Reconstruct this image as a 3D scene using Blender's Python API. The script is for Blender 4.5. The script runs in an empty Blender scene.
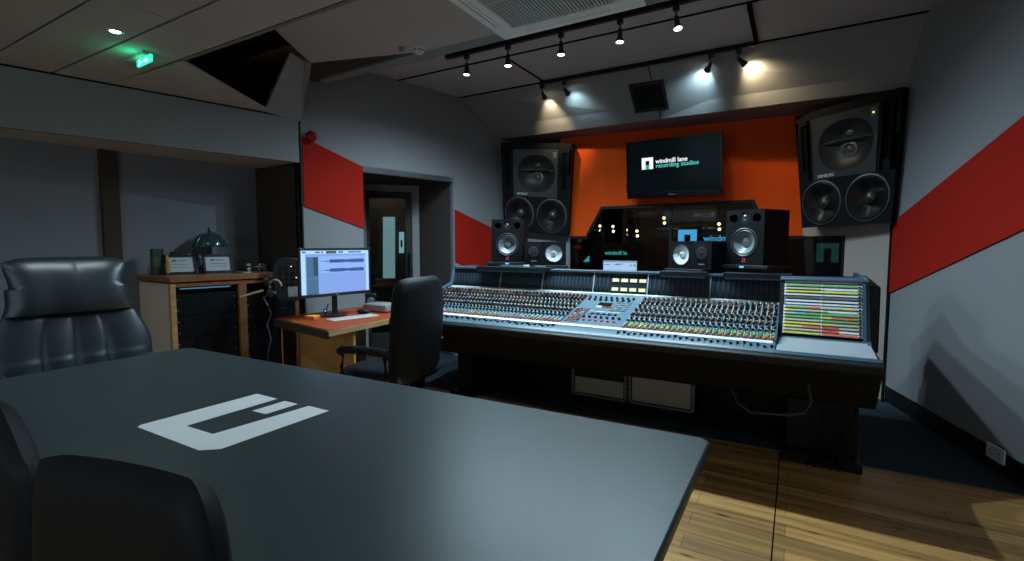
import bpy, bmesh, math, random
from mathutils import Vector, Matrix, Euler
random.seed(7)
sc = bpy.context.scene
COL = sc.collection
PI = math.pi
# ---------------------------------------------------------------- camera
H = 1.35
FPX = 491.5
PITCH = math.atan(35.5 / FPX)
YAW = math.atan((797 - 512) / (FPX / math.cos(PITCH)))
cam = bpy.data.cameras.new('camera')
cam.sensor_width = 36; cam.lens = FPX / 1024 * 36; cam.clip_start = .02
co = bpy.data.objects.new('camera', cam); COL.objects.link(co)
co.location = (0, 0, H); co.rotation_euler = (PI/2 - PITCH, 0, YAW)
sc.camera = co
_F = Vector((-math.sin(YAW)*math.cos(PITCH), math.cos(YAW)*math.cos(PITCH), -math.sin(PITCH)))
_R = Vector((math.cos(YAW), math.sin(YAW), 0)); _U = _R.cross(_F)
def on(u, v, P, N):
    """point of a real plane (P, N) seen at a photo pixel (surveying helper)"""
    r = _F + _R*((u-512)/FPX) - _U*((v-280.5)/FPX)
    C = Vector((0, 0, H)); N = Vector(N)
    return C + r*((Vector(P)-C).dot(N)/r.dot(N))
def onz(u, v, z): return on(u, v, (0, 0, z), (0, 0, 1))
def ony(u, v, y): return on(u, v, (0, y, 0), (0, 1, 0))
def onx(u, v, x): return on(u, v, (x, 0, 0), (1, 0, 0))

# ---------------------------------------------------------------- materials
MATS = {}
def mat(name, col, rough=.6, metal=0, spec=.5, noise=0, nscale=200, bump=0, bscale=300, emit=None, es=1, trans=0, coat=0):
    if name in MATS: return MATS[name]
    m = bpy.data.materials.new(name); m.use_nodes = True
    nt = m.node_tree; b = nt.nodes['Principled BSDF']
    b.inputs['Base Color'].default_value = (*col, 1)
    b.inputs['Roughness'].default_value = rough
    b.inputs['Metallic'].default_value = metal
    b.inputs['Specular IOR Level'].default_value = spec
    b.inputs['Transmission Weight'].default_value = trans
    b.inputs['Coat Weight'].default_value = coat
    if emit:
        b.inputs['Emission Color'].default_value = (*emit, 1)
        b.inputs['Emission Strength'].default_value = es
    if noise or bump:
        tc = nt.nodes.new('ShaderNodeTexCoord')
    if noise:
        n = nt.nodes.new('ShaderNodeTexNoise'); n.inputs['Scale'].default_value = nscale; n.inputs['Detail'].default_value = 4
        nt.links.new(tc.outputs['Object'], n.inputs['Vector'])
        r = nt.nodes.new('ShaderNodeMapRange')
        r.inputs['From Min'].default_value = .3; r.inputs['From Max'].default_value = .7
        r.inputs['To Min'].default_value = 1-noise; r.inputs['To Max'].default_value = 1+noise
        nt.links.new(n.outputs['Fac'], r.inputs['Value'])
        mx = nt.nodes.new('ShaderNodeVectorMath'); mx.operation = 'SCALE'
        mx.inputs[0].default_value = col
        nt.links.new(r.outputs[0], mx.inputs['Scale'])
        nt.links.new(mx.outputs[0], b.inputs['Base Color'])
    if bump:
        n2 = nt.nodes.new('ShaderNodeTexNoise'); n2.inputs['Scale'].default_value = bscale; n2.inputs['Detail'].default_value = 6
        nt.links.new(tc.outputs['Object'], n2.inputs['Vector'])
        bp = nt.nodes.new('ShaderNodeBump'); bp.inputs['Strength'].default_value = bump; bp.inputs['Distance'].default_value = .004
        nt.links.new(n2.outputs['Fac'], bp.inputs['Height'])
        nt.links.new(bp.outputs[0], b.inputs['Normal'])
    MATS[name] = m
    return m
def wood(name, c1, c2, scale=(3, 40, 40), rough=.45, plank=None):
    m = bpy.data.materials.new(name); m.use_nodes = True
    nt = m.node_tree; b = nt.nodes['Principled BSDF']
    tc = nt.nodes.new('ShaderNodeTexCoord'); mp = nt.nodes.new('ShaderNodeMapping'); mp.inputs['Scale'].default_value = scale
    nt.links.new(tc.outputs['Object'], mp.inputs['Vector'])
    n = nt.nodes.new('ShaderNodeTexNoise'); n.inputs['Scale'].default_value = 1; n.inputs['Detail'].default_value = 6; n.inputs['Distortion'].default_value = .6
    nt.links.new(mp.outputs[0], n.inputs['Vector'])
    cr = nt.nodes.new('ShaderNodeValToRGB')
    cr.color_ramp.elements[0].position = .32; cr.color_ramp.elements[0].color = (*c1, 1)
    cr.color_ramp.elements[1].position = .68; cr.color_ramp.elements[1].color = (*c2, 1)
    nt.links.new(n.outputs['Fac'], cr.inputs['Fac'])
    out = cr.outputs['Color']
    if plank:
        br = nt.nodes.new('ShaderNodeTexBrick')
        nt.links.new(tc.outputs['Object'], br.inputs['Vector'])
        br.inputs['Scale'].default_value = 1; br.inputs['Brick Width'].default_value = plank[0]; br.inputs['Row Height'].default_value = plank[1]
        br.inputs['Mortar Size'].default_value = .0012; br.inputs['Mortar Smooth'].default_value = .1
        br.offset = .37; br.inputs['Bias'].default_value = -.1
        br.inputs['Color1'].default_value = (.62, .62, .62, 1); br.inputs['Color2'].default_value = (1.25, 1.2, 1.15, 1); br.inputs['Mortar'].default_value = (.12, .1, .08, 1)
        mx = nt.nodes.new('ShaderNodeMix'); mx.data_type = 'RGBA'; mx.blend_type = 'MULTIPLY'; mx.inputs['Factor'].default_value = 1
        nt.links.new(out, mx.inputs[6]); nt.links.new(br.outputs['Color'], mx.inputs[7])
        # dark knots
        mp2 = nt.nodes.new('ShaderNodeMapping'); mp2.inputs['Scale'].default_value = (3.2, 11, 1)
        nt.links.new(tc.outputs['Object'], mp2.inputs['Vector'])
        vo = nt.nodes.new('ShaderNodeTexVoronoi'); vo.inputs['Scale'].default_value = 1
        nt.links.new(mp2.outputs[0], vo.inputs['Vector'])
        kr = nt.nodes.new('ShaderNodeValToRGB')
        kr.color_ramp.elements[0].position = .05; kr.color_ramp.elements[0].color = (.25, .18, .12, 1)
        kr.color_ramp.elements[1].position = .16; kr.color_ramp.elements[1].color = (1, 1, 1, 1)
        nt.links.new(vo.outputs['Distance'], kr.inputs['Fac'])
        mx2 = nt.nodes.new('ShaderNodeMix'); mx2.data_type = 'RGBA'; mx2.blend_type = 'MULTIPLY'; mx2.inputs['Factor'].default_value = 1
        nt.links.new(mx.outputs[2], mx2.inputs[6]); nt.links.new(kr.outputs['Color'], mx2.inputs[7])
        out = mx2.outputs[2]
    nt.links.new(out, b.inputs['Base Color'])
    b.inputs['Roughness'].default_value = rough
    MATS[name] = m
    return m
GREY = mat('grey_fabric', (.265, .268, .275), .9, noise=.12, nscale=260, bump=.25, bscale=500, spec=.2)
CEIL = mat('ceiling_fabric', (.50, .455, .43), .9, noise=.1, nscale=220, bump=.2, bscale=400, spec=.2)
BEIGE = mat('beige_fabric', (.42, .38, .32), .9, noise=.08, nscale=260, bump=.2, spec=.2)
ORANGE = mat('orange_fabric', (.92, .095, .006), .8, noise=.06, nscale=200, bump=.15, spec=.2)
RED = mat('red_fabric', (.37, .012, .004), .85, noise=.1, nscale=240, bump=.15, spec=.2)
BROWN = mat('brown_fabric', (.06, .045, .033), .9, noise=.1, spec=.2)
DARK = mat('dark_void', (.012, .012, .013), .9, spec=.1)
GAP = mat('black_gap', (.006, .006, .006), .9, spec=.1)
CARPET = mat('dark_teal_carpet', (.035, .055, .07), .95, noise=.3, nscale=400, bump=.6, bscale=700, spec=.1)
FLOORW = wood('oak_planks', (.34, .16, .04), (.66, .37, .12), (1.2, 26, 26), .42, plank=(1.1, .11))
TABLE = mat('slate_laminate', (.040, .055, .054), .38, noise=.06, nscale=6, spec=.32)
WHITE = mat('white_plastic', (.75, .77, .78), .4)
LOGOW = mat('white_vinyl', (.88, .89, .87), .45)
BLACK = mat('black_paint', (.006, .006, .0065), .5, spec=.3)
BLK2 = mat('black_satin', (.02, .021, .024), .35)
LEATHER = mat('black_leather', (.009, .022, .030), .40, noise=.2, nscale=14, bump=.06, bscale=60, spec=1.0)
LEATHER2 = mat('black_leather_matt', (.005, .006, .0075), .55, bump=.15, bscale=90, spec=.22)
METAL = mat('brushed_metal', (.5, .5, .5), .35, metal=1)
DMETAL = mat('dark_metal', (.05, .05, .055), .4, metal=.7)
GREYM = mat('grey_painted_metal', (.28, .28, .27), .5, metal=.2)
GLASS = mat('window_glass', (.9, .95, .95), .02, trans=1, spec=.5)
OAK = wood('oak_veneer', (.36, .20, .09), (.55, .34, .16), (30, 4, 30), .45)
OAK2 = wood('reddish_wood', (.17, .07, .028), (.28, .12, .045), (5, 40, 40), .4)
MDF = wood('pale_birch_ply', (.42, .27, .12), (.58, .40, .20), (6, 6, 40), .5)
CREAMP = mat('cream_panel', (.62, .54, .42), .6, noise=.05)
CBLUE = mat('console_blue_grey', (.10, .17, .22), .4, spec=.5)
CRAIL = mat('console_rail_blue', (.06, .11, .15), .4)
CPANEL = mat('console_module_face', (.055, .085, .105), .45)
CLINE = mat('console_pale_trim', (.55, .56, .50), .4)
CWHITE = mat('console_scribble_strip', (.80, .82, .85), .4)
CVINYL = mat('console_black_vinyl', (.012, .012, .009), .5, spec=.3, bump=.3, bscale=120)
KBLK = mat('knob_black', (.012, .012, .014), .3)
KBRN = mat('knob_brown', (.20, .09, .06), .35)
KCRM = mat('knob_cream', (.62, .58, .42), .35)
KBLU = mat('knob_blue_grey', (.26, .42, .50), .35)
KGRN = mat('knob_green', (.10, .42, .12), .35)
KYEL = mat('knob_yellow', (.75, .68, .06), .35)
KRED = mat('knob_red', (.75, .06, .03), .35)
KORG = mat('button_orange', (.85, .16, .04), .35)
LBLU = mat('label_blue', (.05, .40, .62), .5)
LGRN = mat('label_green', (.10, .40, .06), .5)
LYEL = mat('label_yellow', (.70, .60, .03), .5)
LORG = mat('label_orange', (.80, .13, .03), .5)
LTAN = mat('label_tan', (.48, .46, .28), .5)
LAMPW = mat('lamp_face_cool', (1, 1, 1), .5, emit=(.78, .93, 1), es=18)
LAMPY = mat('lamp_face_warm', (1, 1, 1), .5, emit=(1, .85, .62), es=14)

# ---------------------------------------------------------------- mesh builder
class MB:
    def __init__(s, mats=None): s.v = []; s.f = []; s.mi = []; s.mats = mats or []; s.cur = 0; s.T = Matrix()
    def use(s, m):
        if m not in s.mats: s.mats.append(m)
        s.cur = s.mats.index(m); return s
    def add(s, vs, fs):
        o = len(s.v); s.v += [s.T @ Vector(p) for p in vs]
        for f in fs: s.f.append([o+i for i in f]); s.mi.append(s.cur)
    def box(s, x0, x1, y0, y1, z0, z1):
        s.add([(x0,y0,z0),(x1,y0,z0),(x1,y1,z0),(x0,y1,z0),(x0,y0,z1),(x1,y0,z1),(x1,y1,z1),(x0,y1,z1)],
              [(0,3,2,1),(4,5,6,7),(0,1,5,4),(1,2,6,5),(2,3,7,6),(3,0,4,7)]); return s
    def cbox(s, c, d, R=None):
        M0 = s.T; s.T = M0 @ Matrix.Translation(c) @ (R.to_4x4() if R else Matrix())
        s.box(-d[0]/2, d[0]/2, -d[1]/2, d[1]/2, -d[2]/2, d[2]/2); s.T = M0; return s
    def prism(s, pts, vec):
        n = len(pts); vec = Vector(vec); p = [Vector(q) for q in pts]
        s.add(p+[q+vec for q in p], [list(range(n))[::-1], list(range(n, 2*n))]+[(i, (i+1) % n, n+(i+1) % n, n+i) for i in range(n)]); return s
    def lathe(s, prof, origin=(0,0,0), axis=(0,0,1), seg=24, cap=True):
        q = Vector((0,0,1)).rotation_difference(Vector(axis).normalized()).to_matrix()
        o = Vector(origin); vs = []; fs = []
        for r, h in prof:
            for k in range(seg):
                a = 2*PI*k/seg; vs.append(o + q @ Vector((r*math.cos(a), r*math.sin(a), h)))
        for j in range(len(prof)-1):
            for k in range(seg):
                fs.append((j*seg+k, j*seg+(k+1) % seg, (j+1)*seg+(k+1) % seg, (j+1)*seg+k))
        if cap:
            fs.append(list(range(seg))[::-1]); fs.append([(len(prof)-1)*seg+k for k in range(seg)])
        s.add(vs, fs); return s
    def cyl(s, p0, p1, r, r2=None, seg=16):
        p0 = Vector(p0); p1 = Vector(p1); d = p1-p0
        return s.lathe([(r, 0), (r if r2 is None else r2, d.length)], p0, d, seg)
    def tube(s, pts, r, seg=8, rf=None):
        pts = [Vector(p) for p in pts]; vs = []; fs = []; n = len(pts); up = Vector((0, 0, 1))
        for i, p in enumerate(pts):
            t = (pts[min(i+1, n-1)]-pts[max(i-1, 0)]).normalized()
            a = t.cross(up)
            if a.length < 1e-3: a = t.cross(Vector((1, 0, 0)))
            a.normalize(); b = t.cross(a)
            rr = r if rf is None else r*rf(i/(n-1))
            for k in range(seg):
                an = 2*PI*k/seg; vs.append(p + a*(rr*math.cos(an)) + b*(rr*math.sin(an)))
        for j in range(n-1):
            for k in range(seg): fs.append((j*seg+k, j*seg+(k+1) % seg, (j+1)*seg+(k+1) % seg, (j+1)*seg+k))
        fs.append(list(range(seg))[::-1]); fs.append([(n-1)*seg+k for k in range(seg)])
        s.add(vs, fs); return s
    def sphere(s, c, r, seg=16, sq=(1,1,1)):
        prof = []
        vs = []; fs = []; rings = seg//2
        for j in range(1, rings):
            a = PI*j/rings
            for k in range(seg):
                b = 2*PI*k/seg
                vs.append((c[0]+r*sq[0]*math.sin(a)*math.cos(b), c[1]+r*sq[1]*math.sin(a)*math.sin(b), c[2]+r*sq[2]*math.cos(a)))
        t = len(vs); vs += [(c[0], c[1], c[2]+r*sq[2]), (c[0], c[1], c[2]-r*sq[2])]
        for j in range(rings-2):
            for k in range(seg): fs.append((j*seg+k, (j+1)*seg+k, (j+1)*seg+(k+1) % seg, j*seg+(k+1) % seg))
        for k in range(seg):
            fs.append((t, k, (k+1) % seg)); fs.append((t+1, (rings-2)*seg+(k+1) % seg, (rings-2)*seg+k))
        s.add(vs, fs); return s
    def build(s, name, m=None, parent=None, smooth=False, bevel=0, kind=None, bseg=2):
        me = bpy.data.meshes.new(name)
        me.from_pydata([tuple(v) for v in s.v], [], s.f)
        for q in ([m] if m else s.mats): me.materials.append(q)
        if not m:
            for p, i in zip(me.polygons, s.mi): p.material_index = i
        bm = bmesh.new(); bm.from_mesh(me)
        bmesh.ops.remove_doubles(bm, verts=bm.verts, dist=1e-6)
        bmesh.ops.recalc_face_normals(bm, faces=bm.faces)
        bm.to_mesh(me); bm.free()
        if smooth:
            for p in me.polygons: p.use_smooth = True
            me.set_sharp_from_angle(angle=math.radians(38))
        o = bpy.data.objects.new(name, me); COL.objects.link(o)
        if parent: o.parent = parent
        if bevel:
            b = o.modifiers.new('bevel', 'BEVEL'); b.width = bevel; b.segments = bseg; b.limit_method = 'ANGLE'; b.angle_limit = .7
            if not smooth:
                for p in me.polygons: p.use_smooth = True
                me.set_sharp_from_angle(angle=math.radians(38))
        if kind: o['kind'] = kind
        return o
def thing(name, label, cat, loc=(0,0,0), rz=0, group=None):
    o = bpy.data.objects.new(name, None); COL.objects.link(o); o.empty_display_size = .05
    o.location = loc; o.rotation_euler = (0, 0, rz); o['label'] = label; o['category'] = cat
    if group: o['group'] = group
    return o
def tag(o, label, cat, group=None):
    o['label'] = label; o['category'] = cat
    if group: o['group'] = group
    return o
def struct(name, mb, m=None, **k): return mb.build(name, m, None, kind='structure', **k)
def dup(root, loc=None, rz=None, label=None):
    r = root.copy(); COL.objects.link(r)
    if loc is not None: r.location = loc
    if rz is not None: r.rotation_euler = (0, 0, rz)
    if label: r['label'] = label
    for ch in list(root.children):
        c = ch.copy(); COL.objects.link(c); c.parent = r
        for g in list(ch.children):
            d = g.copy(); COL.objects.link(d); d.parent = c
    return r
def text(name, s, size, m, parent, T, ext=.0008, align='LEFT', bold=0, sx=1):
    cu = bpy.data.curves.new(name, 'FONT'); cu.body = s; cu.size = size; cu.extrude = ext; cu.align_x = align; cu.offset = bold
    t = bpy.data.objects.new(name, cu); COL.objects.link(t)
    bpy.context.view_layer.update()
    me = bpy.data.meshes.new_from_object(t)
    bpy.data.objects.remove(t)
    me.transform(T @ Matrix.Diagonal((sx, 1, 1, 1)))
    me.materials.clear(); me.materials.append(m)
    o = bpy.data.objects.new(name, me); COL.objects.link(o)
    if parent: o.parent = parent
    return o
FACE = Matrix(((1,0,0,0),(0,0,-1,0),(0,1,0,0),(0,0,0,1)))   # text plane -> stands upright facing -Y

# ================================================================ SETTING
# right wall runs along wr(y); left wall along wl(y)
def wr(y): return .694 + (5.208-y)*.2769
def wl(y): return -3.53 + (y-4.87)*.25
RWn = Vector((1, .2769, 0)).normalized()
LWn = Vector((1, -.25, 0)).normalized()
def rwp(u, v): return on(u, v, (.694, 5.208, 0), RWn)
def lwp(u, v): return on(u, v, (-3.53, 4.87, 0), LWn)

struct('floor', MB().box(-5.6, 3.2, -2.6, 3.585, -.1, 0), FLOORW)
struct('floor', MB().box(-5.6, 3.2, 3.59, 6.4, -.1, .004), CARPET)
m = MB(); m.box(-3.9, 1.3, 3.583, 3.592, -.02, .006); struct('trim_1', m, mat('carpet_edge_strip', (.25, .18, .10), .4, metal=.5))
m = MB(); m.box(-.050, -.044, .2, 3.583, 0, .0015); m.box(-.9, -.05, 3.064, 3.07, 0, .0015); struct('trim_2', m, GAP)

# right wall: grey panels with red diagonal stripe
def rp(y, z, off=0): return Vector((wr(y), y, z)) - RWn*off
m = MB(); m.prism([rp(5.9, .15), rp(-2.6, .15), rp(-2.6, 3.2), rp(5.9, 3.2)], RWn*.12); struct('wall_right', m, GREY)
def rs(y, a): # stripe edges measured on the wall
    return {'t': 1.527+(5.231-y)*.3622, 'b': .922+(5.249-y)*.3505}[a]
m = MB(); m.prism([rp(5.23, rs(5.23,'b'), .0), rp(-.3, rs(-.3,'b')), rp(.9, 3.2), rp(5.23, rs(5.23,'t'))], -RWn*.012); struct('trim_3', m, RED)
m = MB(); m.prism([rp(5.9, 0, -.02), rp(-2.6, 0, -.02), rp(-2.6, .15, -.02), rp(5.9, .15, -.02)], RWn*.1); struct('baseboard_right', m, BLACK)
# socket plates
for k, (yy, lab) in enumerate([(3.87, 'white double power socket on the black skirting of the right wall, fully in view'), (3.55, 'white socket plate on the right skirting, cut off by the right frame edge')]):
    t = thing('power_socket', lab, 'socket', rp(yy, .125, .0), math.atan2(-1, .2769) , 'wall sockets')
    m = MB(); m.box(-.075, .075, -.012, .0, -.045, .045); m.build('face_plate', WHITE, t, bevel=.004)
    m = MB()
    for sx in (-.036, .036):
        m.box(sx-.004, sx+.004, -.0135, -.011, .004, .016); m.box(sx-.016, sx-.008, -.0135, -.011, -.018, -.012); m.box(sx+.008, sx+.016, -.0135, -.011, -.018, -.012)
    m.build('socket_holes', BLACK, t)
    m = MB()
    for sx in (-.012, .012): m.box(sx-.006, sx+.006, -.015, -.011, .022, .036)
    m.build('rocker_switch', mat('socket_switch', (.5, .5, .5), .4), t, bevel=.001)
    m = MB(); m.box(-.08, .08, .0, .02, -.05, .05); m.build('back_box', BLACK, t)

# left wall with door recess
def lp(y, z, off=0): return Vector((wl(y), y, z)) + LWn*off
Y0, Y1 = 3.613, 4.765
m = MB(); m.prism([lp(3.02, 0), lp(Y0, 0), lp(Y0, 3.2), lp(3.02, 3.2)], -LWn*.08); struct('wall_left', m, GREY)
m = MB(); m.prism([lp(Y0, 2.09), lp(Y1, 2.09), lp(Y1, 3.2), lp(Y0, 3.2)], -LWn*.08); struct('wall_left', m, GREY)
m = MB(); m.prism([lp(Y1, 0), lp(5.9, 0), lp(5.9, 3.2), lp(Y1, 3.2)], -LWn*.08); struct('wall_left', m, GREY)
m = MB(); m.prism([lp(3.025, 1.712), lp(Y0, 1.520), lp(Y0, 2.142), lp(3.025, 2.345)], LWn*.012); struct('trim_4', m, RED)
m = MB(); m.prism([lp(Y1+.01, 1.150), lp(5.6, .86), lp(5.6, 1.487), lp(Y1+.01, 1.772)], LWn*.012); struct('trim_5', m, RED)
m = MB(); m.prism([lp(2.985, 0, -.03), lp(3.02, 0, -.03), lp(3.02, 3.1, -.03), lp(2.985, 3.1, -.03)], -LWn*.05); struct('trim_6', m, GAP)
m = MB(); m.prism([lp(Y1-.02, 0, .003), lp(Y1+.004, 0, .003), lp(Y1+.004, 2.09, .003), lp(Y1-.02, 2.09, .003)], -LWn*.05); struct('trim_7', m, mat('jamb_edge_trim', (.2, .2, .21), .6))
# recess: lintel underside, far jamb, near jamb
DA = Vector((-4.60, 4.327, 0)); DB = Vector((-4.13, 4.81, 0))     # foot line of the door plane
z = Vector((0, 0, 1))
a = lp(Y0, 0); b = lp(Y1, 0)
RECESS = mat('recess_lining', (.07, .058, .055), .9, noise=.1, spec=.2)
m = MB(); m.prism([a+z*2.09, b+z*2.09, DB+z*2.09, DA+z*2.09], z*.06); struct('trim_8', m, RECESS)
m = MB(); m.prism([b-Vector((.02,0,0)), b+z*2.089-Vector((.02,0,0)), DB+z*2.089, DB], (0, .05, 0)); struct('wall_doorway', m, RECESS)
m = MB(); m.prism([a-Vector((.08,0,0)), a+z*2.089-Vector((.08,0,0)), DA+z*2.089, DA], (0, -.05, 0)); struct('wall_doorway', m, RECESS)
# door: pale frame, dark stile, glass, handle.  local frame: x along DA->DB, y away from the room
dv = (DB-DA); DW = dv.length; ang = math.atan2(dv.y, dv.x)
d1 = bpy.data.objects.new('door_1', None); COL.objects.link(d1); d1.location = DA; d1.rotation_euler = (0, 0, ang); d1['kind'] = 'structure'
FRM = mat('door_frame_grey', (.32, .33, .34), .5)
m = MB(); m.box(0, DW, .0, .06, 2.01, 2.088); m.box(DW-.09, DW-.002, .0, .06, 0, 2.01); m.box(0, .03, 0, .06, 0, 2.01); m.build('door_frame', FRM, d1)
DLEAF = mat('door_leaf_dark', (.03, .028, .025), .5)
m = MB(); m.box(.03, DW-.09, .02, .065, 1.93, 2.01); m.box(DW-.17, DW-.09, .02, .065, .0, 1.93); m.box(.03, .07, .02, .065, 0, 1.93); m.box(.03, DW-.09, .02, .065, 0, .25); m.build('door_leaf', DLEAF, d1)
m = MB(); m.box(.07, DW-.17, .035, .045, .25, 1.93); m.build('glass_pane', GLASS, d1)
m = MB(); m.cyl((DW-.13, -.03, .95), (DW-.13, -.03, 1.25), .012); m.cyl((DW-.13, -.03, 1.0), (DW-.13, .02, 1.0), .008); m.cyl((DW-.13, -.03, 1.2), (DW-.13, .02, 1.2), .008); m.build('door_handle', BLACK, d1, smooth=True)
# lobby behind the door
nd = Vector((-dv.y, dv.x, 0)).normalized()
LOB = mat('lobby_wall', (.055, .045, .035), .9)
m = MB(); m.prism([DA-dv*1.2+nd*1.1, DB+dv*.6+nd*1.1, DB+dv*.6+nd*1.1+z*2.4, DA-dv*1.2+nd*1.1+z*2.4], nd*.05); struct('wall_lobby', m, LOB)
m = MB(); m.prism([DA-dv*1.2-z*0+nd*.07, DB+dv*.6+nd*.07, DB+dv*.6+nd*1.1, DA-dv*1.2+nd*1.1], -z*.05); struct('floor', m, BROWN)
def lob(u, v, off=1.09): return on(u, v, DA+nd*off, nd)
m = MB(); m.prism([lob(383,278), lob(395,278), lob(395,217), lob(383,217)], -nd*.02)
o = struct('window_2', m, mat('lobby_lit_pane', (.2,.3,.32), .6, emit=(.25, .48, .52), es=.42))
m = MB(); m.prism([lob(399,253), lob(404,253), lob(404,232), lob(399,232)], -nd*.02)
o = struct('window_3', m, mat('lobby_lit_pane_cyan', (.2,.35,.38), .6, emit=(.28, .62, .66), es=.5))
t = lob(365, 203, 1.05); m = MB().sphere(t, .012, 8); tag(m.build('indicator_light', mat('green_led', (0,.2,.05), .4, emit=(.1, 1, .4), es=1.2)), 'tiny green light glowing high behind the glass door', 'light')
m = MB(); m.cyl(lob(401.5, 240, 1.06), lob(401.5, 247, 1.06), .014, seg=10); m.build('door_pull', BLACK); 
bpy.data.objects['door_pull']['label'] = 'small dark pull handle against the pale strip behind the glass door'; bpy.data.objects['door_pull']['category'] = 'handle'

# left beam, niche
def bp(y, z): return Vector((-4.46+(y-1.14)*.2475, y, z))
m = MB(); m.prism([bp(-2.6, 2.11), bp(3.0, 2.11), bp(3.0, 2.52), bp(-2.6, 2.52)], (-.06, 0, 0)); struct('wall_left', m, GREY)
m = MB(); m.prism([bp(-2.6, 2.498)+Vector((.004,0,0)), bp(3.0, 2.498)+Vector((.004,0,0)), bp(3.0, 2.512)+Vector((.004,0,0)), bp(-2.6, 2.512)+Vector((.004,0,0))], (-.03, 0, 0)); struct('trim_17', m, GAP)
def nb(y, z): return Vector((-4.895+(y-1.25)*.0965, y, z))
m = MB(); OX = Vector((-.06, 0, 0)); m.prism([nb(-2.6, 2.112), nb(3.05, 2.112), bp(3.0, 2.112)+OX, bp(-2.6, 2.112)+OX], z*.04); struct('ceiling', m, CEIL)
m = MB(); m.prism([nb(-2.6, 0), nb(3.1, 0), nb(3.1, 2.2), nb(-2.6, 2.2)], (-.1, 0, 0)); struct('wall_niche', m, mat('niche_fabric', (.20, .21, .235), .9, noise=.12, nscale=260, bump=.25, spec=.2))
m = MB(); m.box(-4.85, -3.995, 3.03, 3.09, 0, 2.109); struct('wall_niche', m, BROWN)
m = MB(); m.box(-4.9, -4.80, 1.785, 1.905, 0, 2.109); struct('trim_9', m, BROWN, bevel=.004)

# low ceiling z 2.51 in boards of .3 m with gaps
zl = 2.51
LOWY = [-2.6, -2.25, -1.95, -1.65, -1.35, -1.02, -.72, -.42, -.12, .18, .49, .79, 1.095, 1.40]
m = MB()
for i in range(len(LOWY)-1):
    y0, y1 = LOWY[i]+.008, LOWY[i+1]-.008
    if i == len(LOWY)-2:
        m.box(-4.6, -2.842, y0, y1, zl, zl+.02); m.box(-2.836, 3.0, y0, y1, zl, zl+.02)
    else: m.box(-5.2, 3.0, y0, y1, zl, zl+.02)
m.box(-4.6, 3.0, 1.410, 1.70, zl, zl+.02)
m.prism([(-4.33, 1.70, zl), (-3.42, 1.737, zl), (-4.009, 2.70, zl), (-4.07, 2.71, zl)], (0, 0, .02))
struct('ceiling', m, CEIL)
struct('ceiling', MB().box(-5.4, 3.0, -2.6, 1.72, zl+.02, zl+.08), GAP)
m = MB(); m.box(-3.45, 1.8, 1.715, 1.74, zl+.004, 2.852); struct('trim_10', m, mat('step_edge', (.22, .2, .18), .8))
# slab z 2.85
zs = 2.85
slab = [(-3.50, 1.74), (2.4, 1.74), (1.3, 3.195), (-1.86, 3.195), (-3.845, 3.195), (-3.79, 3.14), (-2.597, 3.059), (-3.531, 2.787), (-3.215, 2.25), (-3.36, 1.75)]
m = MB(); m.prism([(x, y, zs) for x, y in [(-2.95, 1.74), (2.4, 1.74), (1.3, 3.13), (-2.45, 3.07), (-2.597, 3.059), (-3.531, 2.787), (-3.215, 2.25)]], (0, 0, .02)); struct('ceiling', m, CEIL)
m = MB(); m.prism([(-3.84, 3.20, zs), (-3.83, 3.11, zs), (-2.597, 3.062, zs), (1.3, 3.135, zs), (1.3, 3.20, zs)], (0, 0, .02)); struct('trim_11', m, mat('slab_edge_grey', (.24, .25, .26), .8))
struct('trim_12', MB().box(-3.80, 1.4, 3.196, 3.206, zs+.002, zs+.12), GAP)
# brown gap board above the slab's left corner
struct('trim_13', MB().box(-4.1, -2.3, 2.50, 3.19, zs+.022, zs+.04), mat('gap_board_brown', (.055, .035, .02), .9))
# facets beside the louvre opening
FACET = mat('facet_fabric', (.34, .33, .34), .9, noise=.1, spec=.2)
m = MB(); m.prism([(-4.045, 2.70, 2.505), (-4.0, 3.03, 2.485), (-3.545, 2.735, 2.85), (-3.492, 2.565, 2.85)], (-.02, .01, .04)); struct('trim_14', m, FACET)
m = MB(); m.prism([(-4.0, 3.03, 2.50), (-3.98, 3.10, 2.80), (-3.58, 2.83, 2.86), (-3.545, 2.74, 2.85)], (-.02, .01, .04)); struct('trim_15', m, FACET)
# louvre void
m = MB(); m.box(-5.0, -3.0, 1.73, 3.3, 3.24, 3.3); m.box(-5.0, -4.95, 1.73, 3.3, 2.55, 3.3); m.box(-5, -3.1, 1.728, 1.74, 2.6, 3.3); m.box(-5, -4.02, 3.3, 3.32, 2.55, 3.3); struct('wall_void', m, DARK)
lv = thing('ceiling_louvre', 'black slatted louvre in the triangular ceiling opening at upper left', 'louvre', (0, 0, 2.98))
SLATM = mat('louvre_black', (.035, .035, .038), .6)
for k in range(12):
    x0 = -5.15 + k*.15
    m = MB(); m.prism([(x0+.45, 1.76, 0), (x0+.49, 1.76, .0), (x0+.03, 3.27, 0), (x0-.01, 3.27, 0)], (.05, .015, .11)); m.build('slat', SLATM, lv)
# upper ceiling z 3.1 with grooves
zu = 3.1
def rect(m, x0, x1, y0, y1, zz=zu, t=.03): m.box(x0, x1, y0, y1, zz, zz+t)
m = MB()
rect(m, -4.2, 1.5, 3.0, 4.035); rect(m, -4.2, -2.42, 4.05, 4.88); rect(m, -2.405, -.375, 4.05, 4.88); rect(m, -.36, 1.5, 4.05, 4.88)
struct('ceiling', m, CEIL)
struct('ceiling', MB().box(-4.3, 1.6, 3.0, 6.2, zu+.03, zu+.1), GAP)
m = MB(); m.box(-3.74, 1.1, 4.030, 4.052, 3.092, 3.1); m.box(-2.424, -2.404, 4.05, 4.86, 3.092, 3.1); struct('trim_18', m, GAP)
m = MB(); m.box(-3.53, .80, 4.855, 4.872, 3.088, 3.1); struct('trim_19', m, GAP)
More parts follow.
